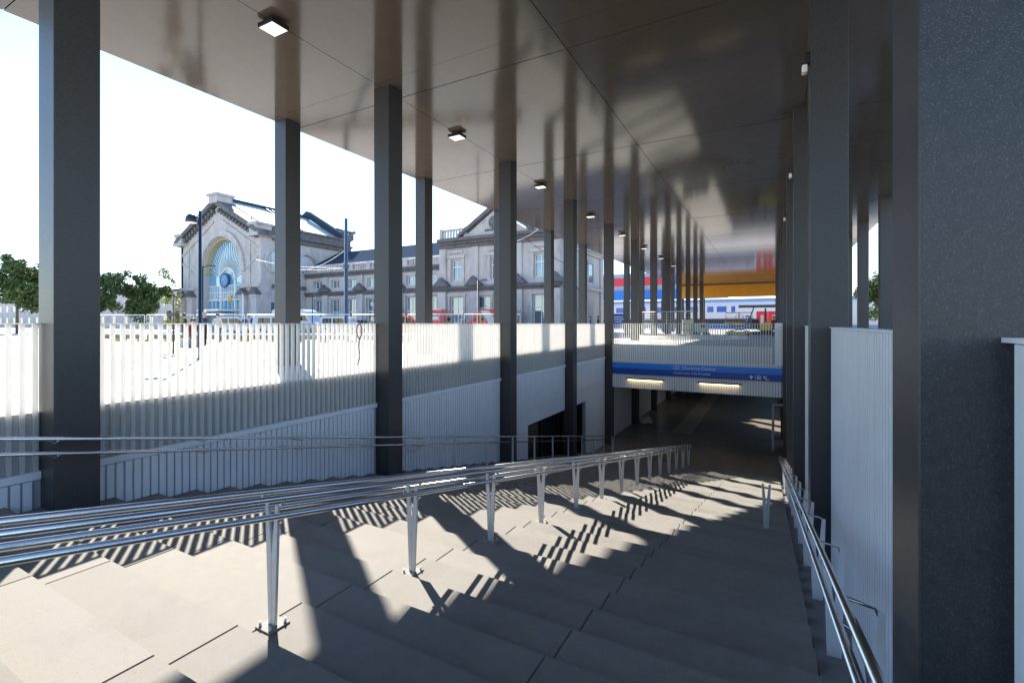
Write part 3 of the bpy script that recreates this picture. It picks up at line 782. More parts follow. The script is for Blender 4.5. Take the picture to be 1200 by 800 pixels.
# pavilion
QX0,QX1,QY = -34.45,-19.2,45.6
pav = thing('station_pavilion', 'stone station pavilion with pediment and tall upper windows behind the red vans', 'building', ((QX0+QX1)/2,QY,PZ))
QC = (QX0+QX1)/2
ux = [-32.2,QC,-21.4]
lx = [-32.2,QC-1.7,QC+1.7,-21.4]
holes = [rect(x-.75,x+.75,5.0,7.4) for x in ux]+[rect(x-.95,x+.95,PZ+.2,3.1) for x in lx]
MB().holed(rect(QX0,QX1,PZ,9.6),holes,fy(QY),(0,.7,0)).build('front_wall', M['stone'], pav)
for x in ux: window_y(pav,x-.74,x+.74,5.01,7.39,QY+.25,transom=6.6,mull=1)
for x in lx: window_y(pav,x-.94,x+.94,PZ+.21,3.09,QY+.25,transom=1.75,mull=1)
b = MB()
for x in ux:
    for sx in (-1,1): b.box(x+sx*.95-.16,x+sx*.95+.16,QY-.15,QY-.0035,4.8,7.6)
    b.box(x-1.25,x+1.25,QY-.3,QY-.0037,7.602,7.95); b.box(x-.9,x+.9,QY-.18,QY-.004,8.2,8.5)
for x in lx:
    for sx in (-1,1): b.box(x+sx*1.1-.14,x+sx*1.1+.14,QY-.12,QY-.0035,PZ,3.2)
    b.box(x-1.3,x+1.3,QY-.16,QY-.0037,3.202,3.45)
b.build('window_surround', M['stone'], pav)
b = MB()
for z0,z1,d in ((4.0,4.3,.45),(3.7,3.99,.18),(8.75,9.2,.2),(9.202,9.5,.45),(9.502,9.85,.85)): b.box(QX0-.05*d,QX1+d*.6,QY-d,QY-.002,z0,z1)
b.build('cornice', M['stonedark'], pav)
for x in (QX0+.35,-29.6,-24.0,QX1-.35):
    b = MB(); b.box(x-.55,x+.55,QY-.42,QY-.004,PZ,3.68); b.box(x-.45,x+.45,QY-.25,QY-.0045,4.302,8.74)
    p = b.build('pilaster', M['stone'], pav); b = MB(); pediment(b,x,QY,4.305,2.1,.95,.75); b.build('cap', M['stonedark'], p)
for k_,(xa,xb) in enumerate(((QX0,-30.6),(-23.0,QX1))):
    b = MB(); balus(b,xa,xb,QY-.35,9.855,1.15,3.6); b.build('balustrade', M['stone'], pav)
b = MB(); b.prism([(-31,0,9.853),(-22.6,0,9.853),(QC,0,12.6)],(0,QY-.4,0),(0,QY+.3,0)); b.build('pediment', M['stone'], pav)
b = MB()
for s in (-1,1): b.prism([(QC+s*4.7,0,9.86),(QC+s*4.7,0,10.25),(QC,0,13.25),(QC,0,12.75)],(0,QY-.8,0),(0,QY+.35,0))
b.build('raking_cornice', M['stonedark'], pav)
b = MB(); b.box(QC-1.2,QC+1.2,QY-.55,QY-.402,10.3,10.5); b.lathe([(.7,0),(.7,-.16),(.45,-.2)],(QC,QY-.4,11.2),20,'y'); b.build('cartouche', M['stonedark'], pav)
b = MB(); b.box(QX0,QX0+.6,QY+.7,QY+14,PZ,9.6); b.box(QX1-.6,QX1,QY+.7,QY+14,PZ,8.6); b.box(QX0,QX1,QY+13.5,QY+14,PZ,8.6); b.build('side_wall', M['stone'], pav)
MB().box(QX0+.7,QX1-.7,QY+1.4,QY+1.6,PZ,9.2).build('dark_rooms', M['dark'], pav)
b = MB(); 
for z0,z1,d in ((4.0,4.3,.4),(8.2,8.55,.25),(8.552,8.8,.5)): b.box(QX1+.001,QX1+d,QY+.72,QY+14,z0,z1)
for yy in (QY+1.5,QY+6,QY+13.4): b.box(QX1+.0015,QX1+.22,yy-.5,yy+.5,PZ,8.15)
b.build('side_cornice', M['stone'], pav)
for yy in (QY+3.8,QY+9.5):
    f = MB(); f.box(QX1+.002,QX1+.1,yy-1.0,yy-.8,5,7.2); f.box(QX1+.002,QX1+.1,yy+.8,yy+1.0,5,7.2); f.box(QX1+.002,QX1+.16,yy-1.1,yy+1.1,7.2,7.5)
    fo = f.build('window', M['stone'], pav); MB().box(QX1+.003,QX1+.03,yy-.8,yy+.8,5,7.2).build('pane', M['pane'], fo)
b = MB(); b.prism([(0,QY+1.0,9.3),(0,QY+7,10.1),(0,QY+13.5,9.3)],(QX0+.7,0,0),(QX1-1,0,0)); b.build('roof', M['slate'], pav)

# platform roofs with red and blue bands
pf = thing('platform_shelter', 'platform building with red band above a bright blue band behind the pillars', 'building', (-17,77,PZ))
MB().box(-26,-8.5,76,77,6.05,7.35).build('red_band', M['redband'], pf)
MB().box(-26,-8.5,76.05,77,7.352,8.0).build('parapet', M['trainroof'], pf)
MB().box(-26,-8.5,76.1,77,5.2,6.048).build('grey_band', M['trainroof'], pf)
bb = MB().box(-26,-5.5,75.6,76.8,3.75,5.15).build('blue_band', M['blueband'], pf)
for x in (-18.8,-11.6,-7.8):
    MB().box(x,x+.3,75.55,75.598,4.1,4.85).build('pictogram', M['white'], pf)
for x in (-25,-21,-18,-15,-12,-9):
    MB().box(x,x+.35,76.2,76.6,PZ,3.74).build('post', M['plastic'], pf)
b = MB()
for i in range(10): b.tube([(-25+i*1.8,76.5,8),(-25+i*1.8,76.5,9)],.03,5)
for z in (8.5,9): b.tube([(-25,76.5,z),(-8.8,76.5,z)],.03,5)
b.build('roof_railing', M['galv'], pf)

# double-deck train
tr = thing('passenger_train', 'white double deck train with red doors and blue windows standing past the canopy', 'train', (-10,86,PZ))
b = MB(); y=86
b.prism([(0,y,PZ+.1),(0,y,3.0),(0,y+.3,3.55),(0,y+2.6,3.55),(0,y+2.9,3.0),(0,y+2.9,PZ+.1)],(-38,0,0),(16,0,0)); b.build('body', M['trainwhite'], tr)
MB().prism([(0,y+.32,3.553),(0,y+.7,4.1),(0,y+2.2,4.1),(0,y+2.6,3.553)],(-38,0,0),(16,0,0)).build('roof', M['trainroof'], tr)
for i,(xa,xb) in enumerate([(-34,-32),(-31,-29),(-25,-23),(-21.6,-19.6),(-18.2,-16.2),(-14.8,-13),(-12.3,-10.8),(-9.4,-8.4),(-7.9,-6.4),(-5.7,-5.1)]):
    MB().box(xa,xb,y-.02,y-.002,1.9,2.85).build('window', M['trainblue'], tr)
MB().box(-38,16,y-.025,y-.004,PZ+.25,-.2).build('skirt_band', M['trainblue'], tr)
for xa,xb in ((-38,-27.2),(-26,-2.3)): MB().box(xa,xb,y-.015,y-.0035,-.1,.8).build('window_band', M['plastic'], tr)
MB().box(-4.6,1.2,y-.02,y-.002,2.55,3.0).build('vent_grille', M['plastic'], tr)
for xa in (-2.0,-.35):
    d_ = MB().box(xa,xa+1.6,y-.04,y-.005,-.98,1.95).build('door', M['trainred'], tr)
    MB().box(xa+.6,xa+1.0,y-.05,y-.041,-.1,1.35).build('window', M['vwhite'], d_)
lettering('2', 1.5, 'class_number', M['trainblue'], tr, (-3.7,y-.03,.35), ext=.01)
# ------------------------------------------------------------------ vehicles on the forecourt
PROF = {
 'van':  dict(L=4.3,W=1.8,prof=[(-2.13,.32),(-2.15,1.0),(-2.06,1.72),(-1.75,1.84),(.35,1.82),(.75,1.66),(1.2,1.12),(1.9,.96),(2.12,.72),(2.13,.32)],
        side=[[(-1.75,1.12),(-1.7,1.6),(-.75,1.62),(-.75,1.12)],[(-.6,1.12),(-.6,1.62),(.3,1.62),(.68,1.5),(.98,1.12)]], ws=((.45,1.79),(1.16,1.15)), wh=(-1.35,1.4,.31)),
 'bigvan':dict(L=5.6,W=2.0,prof=[(-2.75,.36),(-2.78,1.2),(-2.68,2.42),(-2.4,2.55),(.9,2.53),(1.35,2.3),(1.95,1.35),(2.6,1.1),(2.8,.8),(2.8,.36)],
        side=[[(.55,1.35),(.55,2.0),(1.25,2.0),(1.66,1.35)]], ws=((1.0,2.46),(1.9,1.4)), wh=(-1.75,1.75,.35)),
 'car':  dict(L=4.1,W=1.75,prof=[(-2.0,.3),(-2.05,.8),(-1.8,1.0),(-1.45,1.42),(-.9,1.5),(-.1,1.5),(.4,1.38),(1.1,.98),(1.8,.84),(2.03,.62),(2.03,.3)],
        side=[[(-1.5,1.02),(-1.25,1.36),(-.5,1.42),(-.5,1.0)],[(-.38,1.0),(-.38,1.42),(.1,1.38),(.85,1.0)]], ws=((.3,1.41),(1.02,1.02)), wh=(-1.25,1.3,.31)),
}
def vehicle(kind, paint, label, cat, u, d, ang, group=None, name=None, stripe=False, rearplate=False):
    p = PROF[kind]; x,y = at(u,d)
    t = thing(name or ('delivery_van' if 'van' in kind else 'parked_car'), label, cat, (x,y,PZ), ang, group)
    W2 = p['W']/2
    b = MB(); b.prism([(a,0,c) for a,c in p['prof']],(0,-W2,0),(0,W2,0)); b.build('body', M[paint], t, local=True, bevel=.07, seg=3)
    for s in (-1,1):
        for poly in p['side']:
            b = MB(); b.prism([(a,0,c) for a,c in poly],(0,s*(W2-.02),0),(0,s*(W2+.006),0)); b.build('window', M['glassdark'], t, local=True)
        b = MB(); b.box(.72,.9,s*W2,s*(W2+.2),1.12 if kind!='bigvan' else 1.4,1.3 if kind!='bigvan' else 1.72); b.build('mirror', M['plastic'], t, local=True, bevel=.03)
        xf = p['prof'][-1][0]; xr = p['prof'][0][0]
        b = MB(); b.box(xf-.16,xf+.012,s*(W2-.42),s*(W2-.1),.62,.8); b.build('headlight', M['headlight'], t, local=True, bevel=.02)
        b = MB(); b.box(xr-.03,xr+.08,s*(W2-.26),s*(W2-.08),.75,1.15); b.build('tail_light', M['taillight'], t, local=True, bevel=.015)
        for xw in p['wh'][:2]:
            r = p['wh'][2]
            b = MB(); b.lathe([(r+.05,-.004),(r+.05,.004)],(xw,s*(W2+.001),r),24,'y'); b.build('wheel_arch', M['plastic'], t, local=True)
            b = MB(); b.lathe([(r-.05,-.11),(r,-.07),(r,.07),(r-.05,.11)],(xw,s*(W2-.08),r),24,'y'); wv = b.build('wheel', M['tyre'], t, local=True)
            b = MB(); b.lathe([(r*.62,-.115),(r*.62,.115),(r*.2,.12)],(xw,s*(W2-.075),r),16,'y'); b.build('rim', M['galv'], wv, local=True)
    (x0_,z0_),(x1_,z1_) = p['ws']; n = Vector((z0_-z1_,0,x1_-x0_)).normalized()
    b = MB(); b.prism([Vector((x0_,-W2+.16,z0_)),Vector((x0_,W2-.16,z0_)),Vector((x1_,W2-.1,z1_)),Vector((x1_,-W2+.1,z1_))],n*-.03,n*.012); b.build('windscreen', M['glassdark'], t, local=True)
    xr = min(a for a,c in p['prof'])
    zt = max(c for a,c in p['prof'])
    b = MB(); b.box(xr-.004+.0,xr+.12,-W2+.3,W2-.3,zt*.6,zt*.88)
    b.build('rear_window', M['glassdark'], t, local=True)
    b = MB(); b.box(xf-.1,xf+.05,-W2+.03,W2-.03,.3,.52); b.build('bumper', M['plastic'], t, local=True, bevel=.04)
    if stripe:
        for s in (-1,1):
            b = MB(); b.prism([(.15,0,2.4),(.98,0,2.4),(-.2,0,.5),(-1.03,0,.5)],(0,s*(W2-.01),0),(0,s*(W2+.008),0)); b.build('stripe', M['vwhite'], t, local=True)
    if rearplate:
        b = MB(); b.box(xr-.03,xr,-.72,.72,1.45,1.8); b.build('rear_panel', M['vwhite'], t, local=True)
    return t
FA = YAW
vehicle('van','vwhite','small white van parked by the arched station entrance','van',282,50,FA+R(-12),'vehicles on the forecourt')
vehicle('car','vgrey','light grey car half hidden behind the small white van','car',302,55,FA+R(-8),'vehicles on the forecourt')
vehicle('van','vwhite','white van seen from behind beside the first outer pillar','van',325,44,FA+R(35),'vehicles on the forecourt')
vehicle('bigvan','vwhite','tall white panel van parked right of the first outer pillar','van',352,49,FA+R(-14),'vehicles on the forecourt')
vehicle('van','vwhite','white van with dark windscreen beside the thick grey pole','van',402,48,FA+R(-10),'vehicles on the forecourt')
vehicle('car','vblue','dark blue car low behind the balustrade left of the wide pillar','car',432,54,FA+R(10),'vehicles on the forecourt')
vehicle('van','red','small red van just right of the wide pillar','van',472,40,FA+R(12),'vehicles on the forecourt')
vehicle('bigvan','red','red van seen end on with a white panel across its rear','van',513,50,FA+R(86),'vehicles on the forecourt',rearplate=True)
vehicle('bigvan','red','large red van with broad white diagonal stripe before the pavilion','van',574,49,FA+R(180+6),'vehicles on the forecourt',stripe=True)

# ------------------------------------------------------------------ site fence between forecourt and canopy
fl = None
P0 = Vector((*at(60,30),PZ)); P1 = Vector((*at(612,26.5),PZ)); npan = 9
dirv = (P1-P0); fa = math.atan2(dirv.y,dirv.x); plen = dirv.length/npan
labs = ['site fence panel far beyond the hall','site fence panel at the edge of the hall','site fence panel behind the young tree','site fence panel behind the seated people','site fence panel in front of the arched entrance',
        'site fence panel before the tall white panel van','site fence panel beside the thick grey pole','site fence panel in front of the small red van','site fence panel in front of the striped red van']
for i in range(npan):
    loc = P0+dirv*(i/npan)
    if fl is None:
        fl = thing('fence_panel', labs[0], 'fence', loc, fa, 'temporary fence panels on the forecourt')
        l = plen-.12; zt = 1.62
        b = MB(); b.tube([(.05,0,.1),(.05,0,zt),(l,0,zt),(l,0,.1)],.024,8); b.tube([(.05,0,.44),(l,0,.44)],.05,8)
        b.build('frame', M['wframe'], fl, local=True)
        b = MB(); b.box(.08,l-.03,-.015,.015,.12,.40); b.build('board', M['board'], fl, local=True)
        b = MB(); nn = int(l/.22)
        for q in range(1,nn): b.tube([(.05+q*l/nn,0,.46),(.05+q*l/nn,0,zt)],.004,4)
        b.build('wire_mesh', M['galv'], fl, local=True)
        for xx in (.05,l-.1,l/2):
            b = MB(); b.box(xx-.14,xx+.14,-.3,.3,0,.12); b.build('foot', M['yellow'], fl, local=True, bevel=.02)
    else: dup(fl, loc, fa, labs[i])

# ------------------------------------------------------------------ lamps, poles, wires
def mast(name, label, u, d, h, r, m, cat='street lamp'):
    x,y = at(u,d)
    t = thing(name, label, cat, (x,y,PZ))
    b = MB(); b.lathe([(r*2.0,0),(r*2.0,.03),(r,.04),(r*.8,h)],(x,y,PZ),16); b.build('mast', M[m], t)
    return t,x,y
ca,sa = math.cos(YAW),math.sin(YAW)
t,x,y = mast('street_lamp','tall slim dark street lamp with a blue dome head, nearest the balustrade',234.5,14.6,4.55,.055,'lampblue')
hx,hy = x-ca*.27, y-sa*.27
b = MB(); b.tube([(x,y,PZ+4.36),(hx+ca*.1,hy+sa*.1,PZ+4.36)],.025,8); b.build('arm', M['lampblue'], t)
b = MB(); b.lathe([(.165,-.06),(.165,0),(.15,.08),(.11,.15),(.05,.19),(.005,.20)],(hx,hy,PZ+4.27),24); hd = b.build('lamp_head', M['lampblue'], t)
MB().lathe([(.15,-.012),(.15,0),(.04,.0)],(hx,hy,PZ+4.20),20).build('lens', M['white'], hd)
t,x,y = mast('lighting_pole','thick blue grey pole with small twin floodlights and span wires',405.5,29,7.5,.125,'polegrey')
for s,zz in ((-1,6.75),(1,6.55)):
    b = MB(); b.tube([(x,y,PZ+zz-.1),(x+ca*s*.3,y+sa*s*.3,PZ+zz)],.035,8)
    b.build('arm', M['polegrey'], t)
    b = MB(); b.box(-.18,.18,-.13,.13,-.06,.06, Matrix.Translation((x+ca*s*.4,y+sa*s*.4,PZ+zz+.06))@Matrix.Rotation(YAW,4,'Z')@Matrix.Rotation(-s*.25,4,'Y')); b.build('floodlight', M['lampblue'], t, bevel=.02)
for zz in (4.45,4.6): MB().lathe([(.2,0),(.2,.1)],(x,y,PZ+zz),16).build('collar', M['polegrey'], t)
def wire(label, pts, r=.02, m='wframe', name='span_wire'):
    q = []
    for a,c in zip(pts[:-1],pts[1:]):
        a=Vector(a); c=Vector(c)
        for i in range(8):
            u_=i/8; p = a.lerp(c,u_); p.z -= .25*math.sin(math.pi*u_); q.append(p)
    q.append(Vector(pts[-1])); o = MB().tube(q,r,6).build(name, M[m]); tag(o,label,'wire'); return o
p0 = (x,y,PZ+4.5)
xa,ya_ = at(300,46); wire('upper span wire running from the thick grey pole to the hall wall',[p0,(xa,ya_,6.2)])
xa,ya_ = at(325,33); wire('lower span wire sagging from the thick grey pole behind the outer pillar',[p0,(xa,ya_,4.1)])
xa,ya_ = at(352,30.5); wire('tight guy wire rising along the thick grey pole',[(x,y,PZ+5.6),(xa,ya_,3.4)],.015)
wire('dark overhead wire crossing in front of the pavilion',[(*at(600,38),7.7),(*at(668,38),4.6)],.025,'black')
wire('pale overhead wire rising across the pavilion pediment',[(*at(606,38),6.6),(*at(648,38),8.6)],.02)
for lab,u,d,h in (('slender black lamp post in front of the striped red van',560,33,4.1),('slender black lamp post before the wing, next to a white van',366,45,3.8),('slender dark lamp post just right of the tall street lamp',237.6,27,4.35),('pale lamp post by the right side of the arched entrance',284.5,44,3.9)):
    t,x,y = mast('lamp_post',lab,u,d,h,.05,'wframe' if lab[0]=='p' else 'lampblue')
    t['group'] = 'slender lamp posts on the forecourt'
    b = MB(); b.tube([(x,y,PZ+h-.06),(x+ca*.35,y+sa*.35,PZ+h)],.03,6); b.build('arm', M['lampblue'], t)
    b = MB(); b.box(-.2,.2,-.12,.12,-.04,.05, Matrix.Translation((x+ca*.45,y+sa*.45,PZ+h))@Matrix.Rotation(YAW,4,'Z')); b.build('lamp_head', M['lampblue'], t, bevel=.02)

# ------------------------------------------------------------------ trees
def tree(name, label, x, y, h, crown_r, crown_z, leafm, nleaf, lsize, seed, trunk_r=.12, group=None, stakes=False):
    rnd = random.Random(seed)
    t = thing(name, label, 'tree', (x,y,PZ), 0, group)
    tr_ = MB(); tips = []
    top = Vector((x+rnd.uniform(-.1,.1)*h*.1,y,PZ+h*.8))
    tr_.tube([(x,y,PZ-.1),(x+.03*h*.2,y,PZ+h*.35),tuple(top)],trunk_r,8,trunk_r*.3)
    for i in range(14):
        z = PZ+crown_z+(h*.8-crown_z)*rnd.random(); a = rnd.uniform(0,2*math.pi); l_ = crown_r*rnd.uniform(.5,1)
        e = Vector((x+math.cos(a)*l_,y+math.sin(a)*l_,z+l_*rnd.uniform(.3,.9)))
        m_ = Vector((x,y,z)).lerp(e,.5)+Vector((0,0,.1*l_)); tr_.tube([(x,y,z),tuple(m_),tuple(e)],trunk_r*.3,5,trunk_r*.08); tips += [e,m_]
    tr_.build('trunk', M['bark'], t)
    c = MB()
    cl = [(tip+Vector((rnd.gauss(0,1),rnd.gauss(0,1),rnd.gauss(0,.8)))*crown_r*.22, crown_r*rnd.uniform(.16,.34)) for tip in tips for _ in range(3)]
    for i in range(nleaf):
        cc,cr_ = rnd.choice(cl)
        v = Vector((rnd.gauss(0,1),rnd.gauss(0,1),rnd.gauss(0,1))).normalized()*cr_*rnd.random()**.4
        p = cc+v; n = Vector((rnd.gauss(0,1),rnd.gauss(0,1),rnd.gauss(0,1)+.6)).normalized()
        a = n.orthogonal().normalized(); q = n.cross(a); s_ = lsize*rnd.uniform(.6,1.3)
        vs_ = [c.bm.verts.new(p+a*s_*aa+q*s_*qq) for aa,qq in ((-1,0),(-.2,.5),(1,0),(-.2,-.5))]
        c.bm.faces.new(vs_)
    c.build('crown', M[leafm], t)
    if stakes:
        for sx in (-.28,.28): MB().box(x+sx-.05,x+sx+.05,y-.05,y+.05,PZ,PZ+1.55).build('stake', M['bark'], t)
        MB().box(x-.33,x+.33,y-.065,y-.052,PZ+1.35,PZ+1.47).build('stake_board', M['bark'], t)
    return t
x,y = at(203,17); tree('young_tree','young yellow green tree tied between stakes left of the street lamp',x,y,3.5,.42,.9,'leafy',900,.045,3,.035,stakes=True)
for i,(u,d,h) in enumerate(((20,52,9),(110,66,8.5),(168,70,7.5))):
    x,y = at(u,d); tree('tree',['broad green tree standing farthest out on the forecourt','tall green tree beside the far grey building','small green tree near the left corner of the hall'][i],x,y,h,h*.36,h*.2,'leaf',13000,.2,20+i,.16,'trees beyond the forecourt')
for i,(x,y,h) in enumerate(((26,48,9),(20,66,8),(37,58,10),(13,75,7))):
    tree('tree',['large green tree across the right hand yard, nearest of the clump','green tree in the yard behind the speckled pillars','tallest green tree of the right hand yard','low green tree near the train in the yard'][i],x,y,h,h*.36,h*.2,'leaf',13000,.2,40+i,.17,'trees in the right hand yard')

# plain buildings that close the view
def block(label, x0,x1,y0,y1,h,m,nf,wx,face='y', roof='slate'):
    t = thing('building', label, 'building', ((x0+x1)/2,y0,PZ))
    MB().box(x0,x1,y0,y1,PZ-.1,PZ+h).build('wall', M[m], t)
    MB().box(x0-.3,x1+.3,y0-.3,y1+.3,PZ+h+.002,PZ+h+.4).build('roof', M[roof], t)
    n = max(1,int((x1-x0)/wx))
    for f in range(nf):
        for i in range(n):
            xc = x0+(i+.5)*(x1-x0)/n; zc = PZ+1.0+f*(h-.8)/nf
            f_ = MB(); f_.holed(rect(xc-.75,xc+.75,zc,zc+1.7),[rect(xc-.65,xc-.03,zc+.1,zc+1.6),rect(xc+.03,xc+.65,zc+.1,zc+1.6)],fy(y0-.06),(0,.058,0)); fo = f_.build('window', M['wframe'], t)
            MB().box(xc-.66,xc+.66,y0-.03,y0-.004,zc+.08,zc+1.62).build('pane', M['pane'], fo)
block('long low grey building left of the station hall',-210,-98,50,62,7.4,'stone',2,5.2)
block('brown rendered building beyond the right hand yard',22,58,78,92,11,'brick',3,4.2)
block('pale concrete building at the far end of the right hand yard',62,110,66,84,9,'concrete',2,5)

# ------------------------------------------------------------------ works behind the footbridge
x,y = at(866,44)
t = thing('lift_platform','low yellow work platform with an orange guard frame before the train','platform',(x,y,PZ),YAW*.3)
MB().box(-1.15,1.15,-.5,.5,1.05,1.2).build('deck', M['yellow'], t, local=True)
b = MB()
for sy_ in (-.45,.45):
    b.tube([(-1.1,sy_,1.2),(-1.1,sy_,2.1),(1.1,sy_,2.1),(1.1,sy_,1.2)],.03,6); b.tube([(-1.1,sy_,1.65),(1.1,sy_,1.65)],.02,6); b.tube([(0,sy_,1.2),(0,sy_,2.1)],.025,6)
b.tube([(-.35,-.46,1.2),(-.3,-.46,1.85),(.3,-.46,1.85),(.35,-.46,1.2)],.03,6)
b.build('guard_frame', M['orange'], t, local=True)
b = MB()
for k_ in range(2):
    za=.35+k_*.35
    for sy_ in (-.4,.4): b.tube([(-.9,sy_,za),(.9,sy_,za+.35)],.04,6); b.tube([(.9,sy_,za),(-.9,sy_,za+.35)],.04,6)
b.build('scissor_arms', M['plastic'], t, local=True)
MB().box(-1.1,1.1,-.5,.5,.15,.35).build('chassis', M['yellow'], t, local=True)
for sx in (-.75,.75):
    for sy_ in (-.42,.42): MB().lathe([(.2,-.07),(.2,.07)],(sx,sy_,.2),16,'y').build('wheel', M['tyre'], t, local=True)
x,y = at(880,43); o = MB().tube([(x-.35,y,PZ+.9),(x+.25,y,PZ+2.55)],.045,8).build('prop', M['black']); tag(o,'slanting black prop leaning beside the yellow work platform','prop')

x,y = at(897,42)
t = thing('mini_excavator','black and yellow mini excavator with raised mast before the red train doors','excavator',(x,y,PZ),R(10))
b = MB(); b.prism([(-.55,0,.5),(.75,0,.5),(.85,0,.8),(.8,0,1.25),(.1,0,1.3),(.0,0,1.1),(-.55,0,1.1)],(0,-.5,0),(0,.5,0)); b.build('body', M['yellow'], t, local=True, bevel=.05, seg=2)
b = MB(); b.prism([(-1.2,0,.6),(-.56,0,.6),(-.56,0,1.5),(-1.1,0,1.5)],(0,-.48,0),(0,.48,0)); b.build('engine_cover', M['black'], t, local=True, bevel=.06, seg=2)
for sy_ in (-.5,.32):
    b = MB(); b.prism([(-.9,0,.08),(-1.05,0,.22),(-.9,0,.4),(.9,0,.4),(1.05,0,.22),(.9,0,.08)],(0,sy_,0),(0,sy_+.18,0)); b.build('track', M['tyre'], t, local=True, bevel=.03)
b = MB(); b.box(-.4,.4,-.3,.3,.3,.5); b.build('undercarriage', M['plastic'], t, local=True)
b = MB(); b.box(-.06,.06,-.06,.06,1.25,2.45); b.build('mast', M['black'], t, local=True)
b = MB(); b.tube([(.75,0,.9),(1.25,0,1.35),(1.9,0,1.1)],.09,8); b.build('boom', M['black'], t, local=True)
b = MB(); b.tube([(1.9,0,1.1),(2.05,0,.55)],.07,8); b.prism([(1.9,0,.5),(2.2,0,.55),(2.3,0,.2),(2.0,0,.1)],(0,-.2,0),(0,.2,0)); b.build('bucket', M['black'], t, local=True)
b = MB(); b.tube([(-1.1,.1,1.5),(-1.25,.1,1.75),(-1.5,.1,1.72),(-1.55,.1,1.45)],.04,6); b.build('exhaust_hose', M['black'], t, local=True)

x,y = at(806,40)
t = thing('site_crate','beige wooden crate standing on the plaza behind the barred railing','crate',(x,y,PZ),R(12))
MB().box(-.42,.42,-.35,.35,.12,1.4).build('box', M['beige'], t, local=True, bevel=.02)
b = MB()
for sx in (-.36,0,.36): b.box(sx-.06,sx+.06,-.38,.38,0,.119)
b.box(-.44,.44,-.37,-.352,.5,.6); b.box(-.44,.44,-.37,-.352,1.0,1.1); b.build('battens', M['board'], t, local=True)
x,y = at(822,39)
t = thing('site_generator','grey site generator with red cap behind the barred railing','machine',(x,y,PZ),R(-10))
MB().box(-.5,.5,-.35,.35,.3,1.15).build('housing', M['vgrey'], t, local=True, bevel=.05, seg=2)
b = MB(); b.tube([(-.3,-.2,1.1),(-.3,-.2,1.5)],.05,8); b.box(.05,.4,-.36,-.3,.75,1.0); b.build('control_panel', M['plastic'], t, local=True)
MB().lathe([(.09,0),(.1,.12),(.03,.14)],(.3,-.2,1.14),12).build('cap', M['red'], t, local=True)
for sx in (-.35,.35): MB().lathe([(.2,-.42),(.2,.42)],(sx,0,.2),14,'y').build('wheel', M['tyre'], t, local=True)
# wire fence panel and banner on the plaza
x0_,y0_ = at(753,36); x1_,y1_ = at(812,33)
dv = Vector((x1_-x0_,y1_-y0_,0)); 
t = thing('mesh_fence','tall thin wire mesh fence panel standing behind the footbridge','fence',(x0_,y0_,PZ),math.atan2(dv.y,dv.x))
l=dv.length; b = MB(); b.tube([(0,0,0),(0,0,1.95),(l,0,1.95),(l,0,0)],.03,8); b.tube([(0,0,.15),(l,0,.15)],.025,8); b.tube([(l/2,0,0),(l/2,0,1.95)],.025,8); b.build('frame', M['galv'], t, local=True)
b = MB()
for i in range(1,26): b.tube([(i*l/26,0,.15),(i*l/26,0,1.95)],.005,4)
for i in range(1,9): b.tube([(0,0,.15+i*.2),(l,0,.15+i*.2)],.005,4)
b.build('wire_mesh', M['galv'], t, local=True)
x,y = at(726,52)
t = thing('banner_stand','dark blue banner board with white lines below the blue band','banner',(x,y,PZ),YAW)
MB().box(-1.0,1.0,-.03,.03,.9,2.15).build('board', M['blue2'], t, local=True)
for zz,ww in ((1.75,.6),(1.5,.75),(1.25,.5)): MB().box(-ww,ww*.6,-.036,-.031,zz,zz+.1).build('printed_line', M['white'], t, local=True)
for sx in (-.8,.8): MB().box(sx-.04,sx+.04,-.03,.03,0,.9).build('leg', M['plastic'], t, local=True)

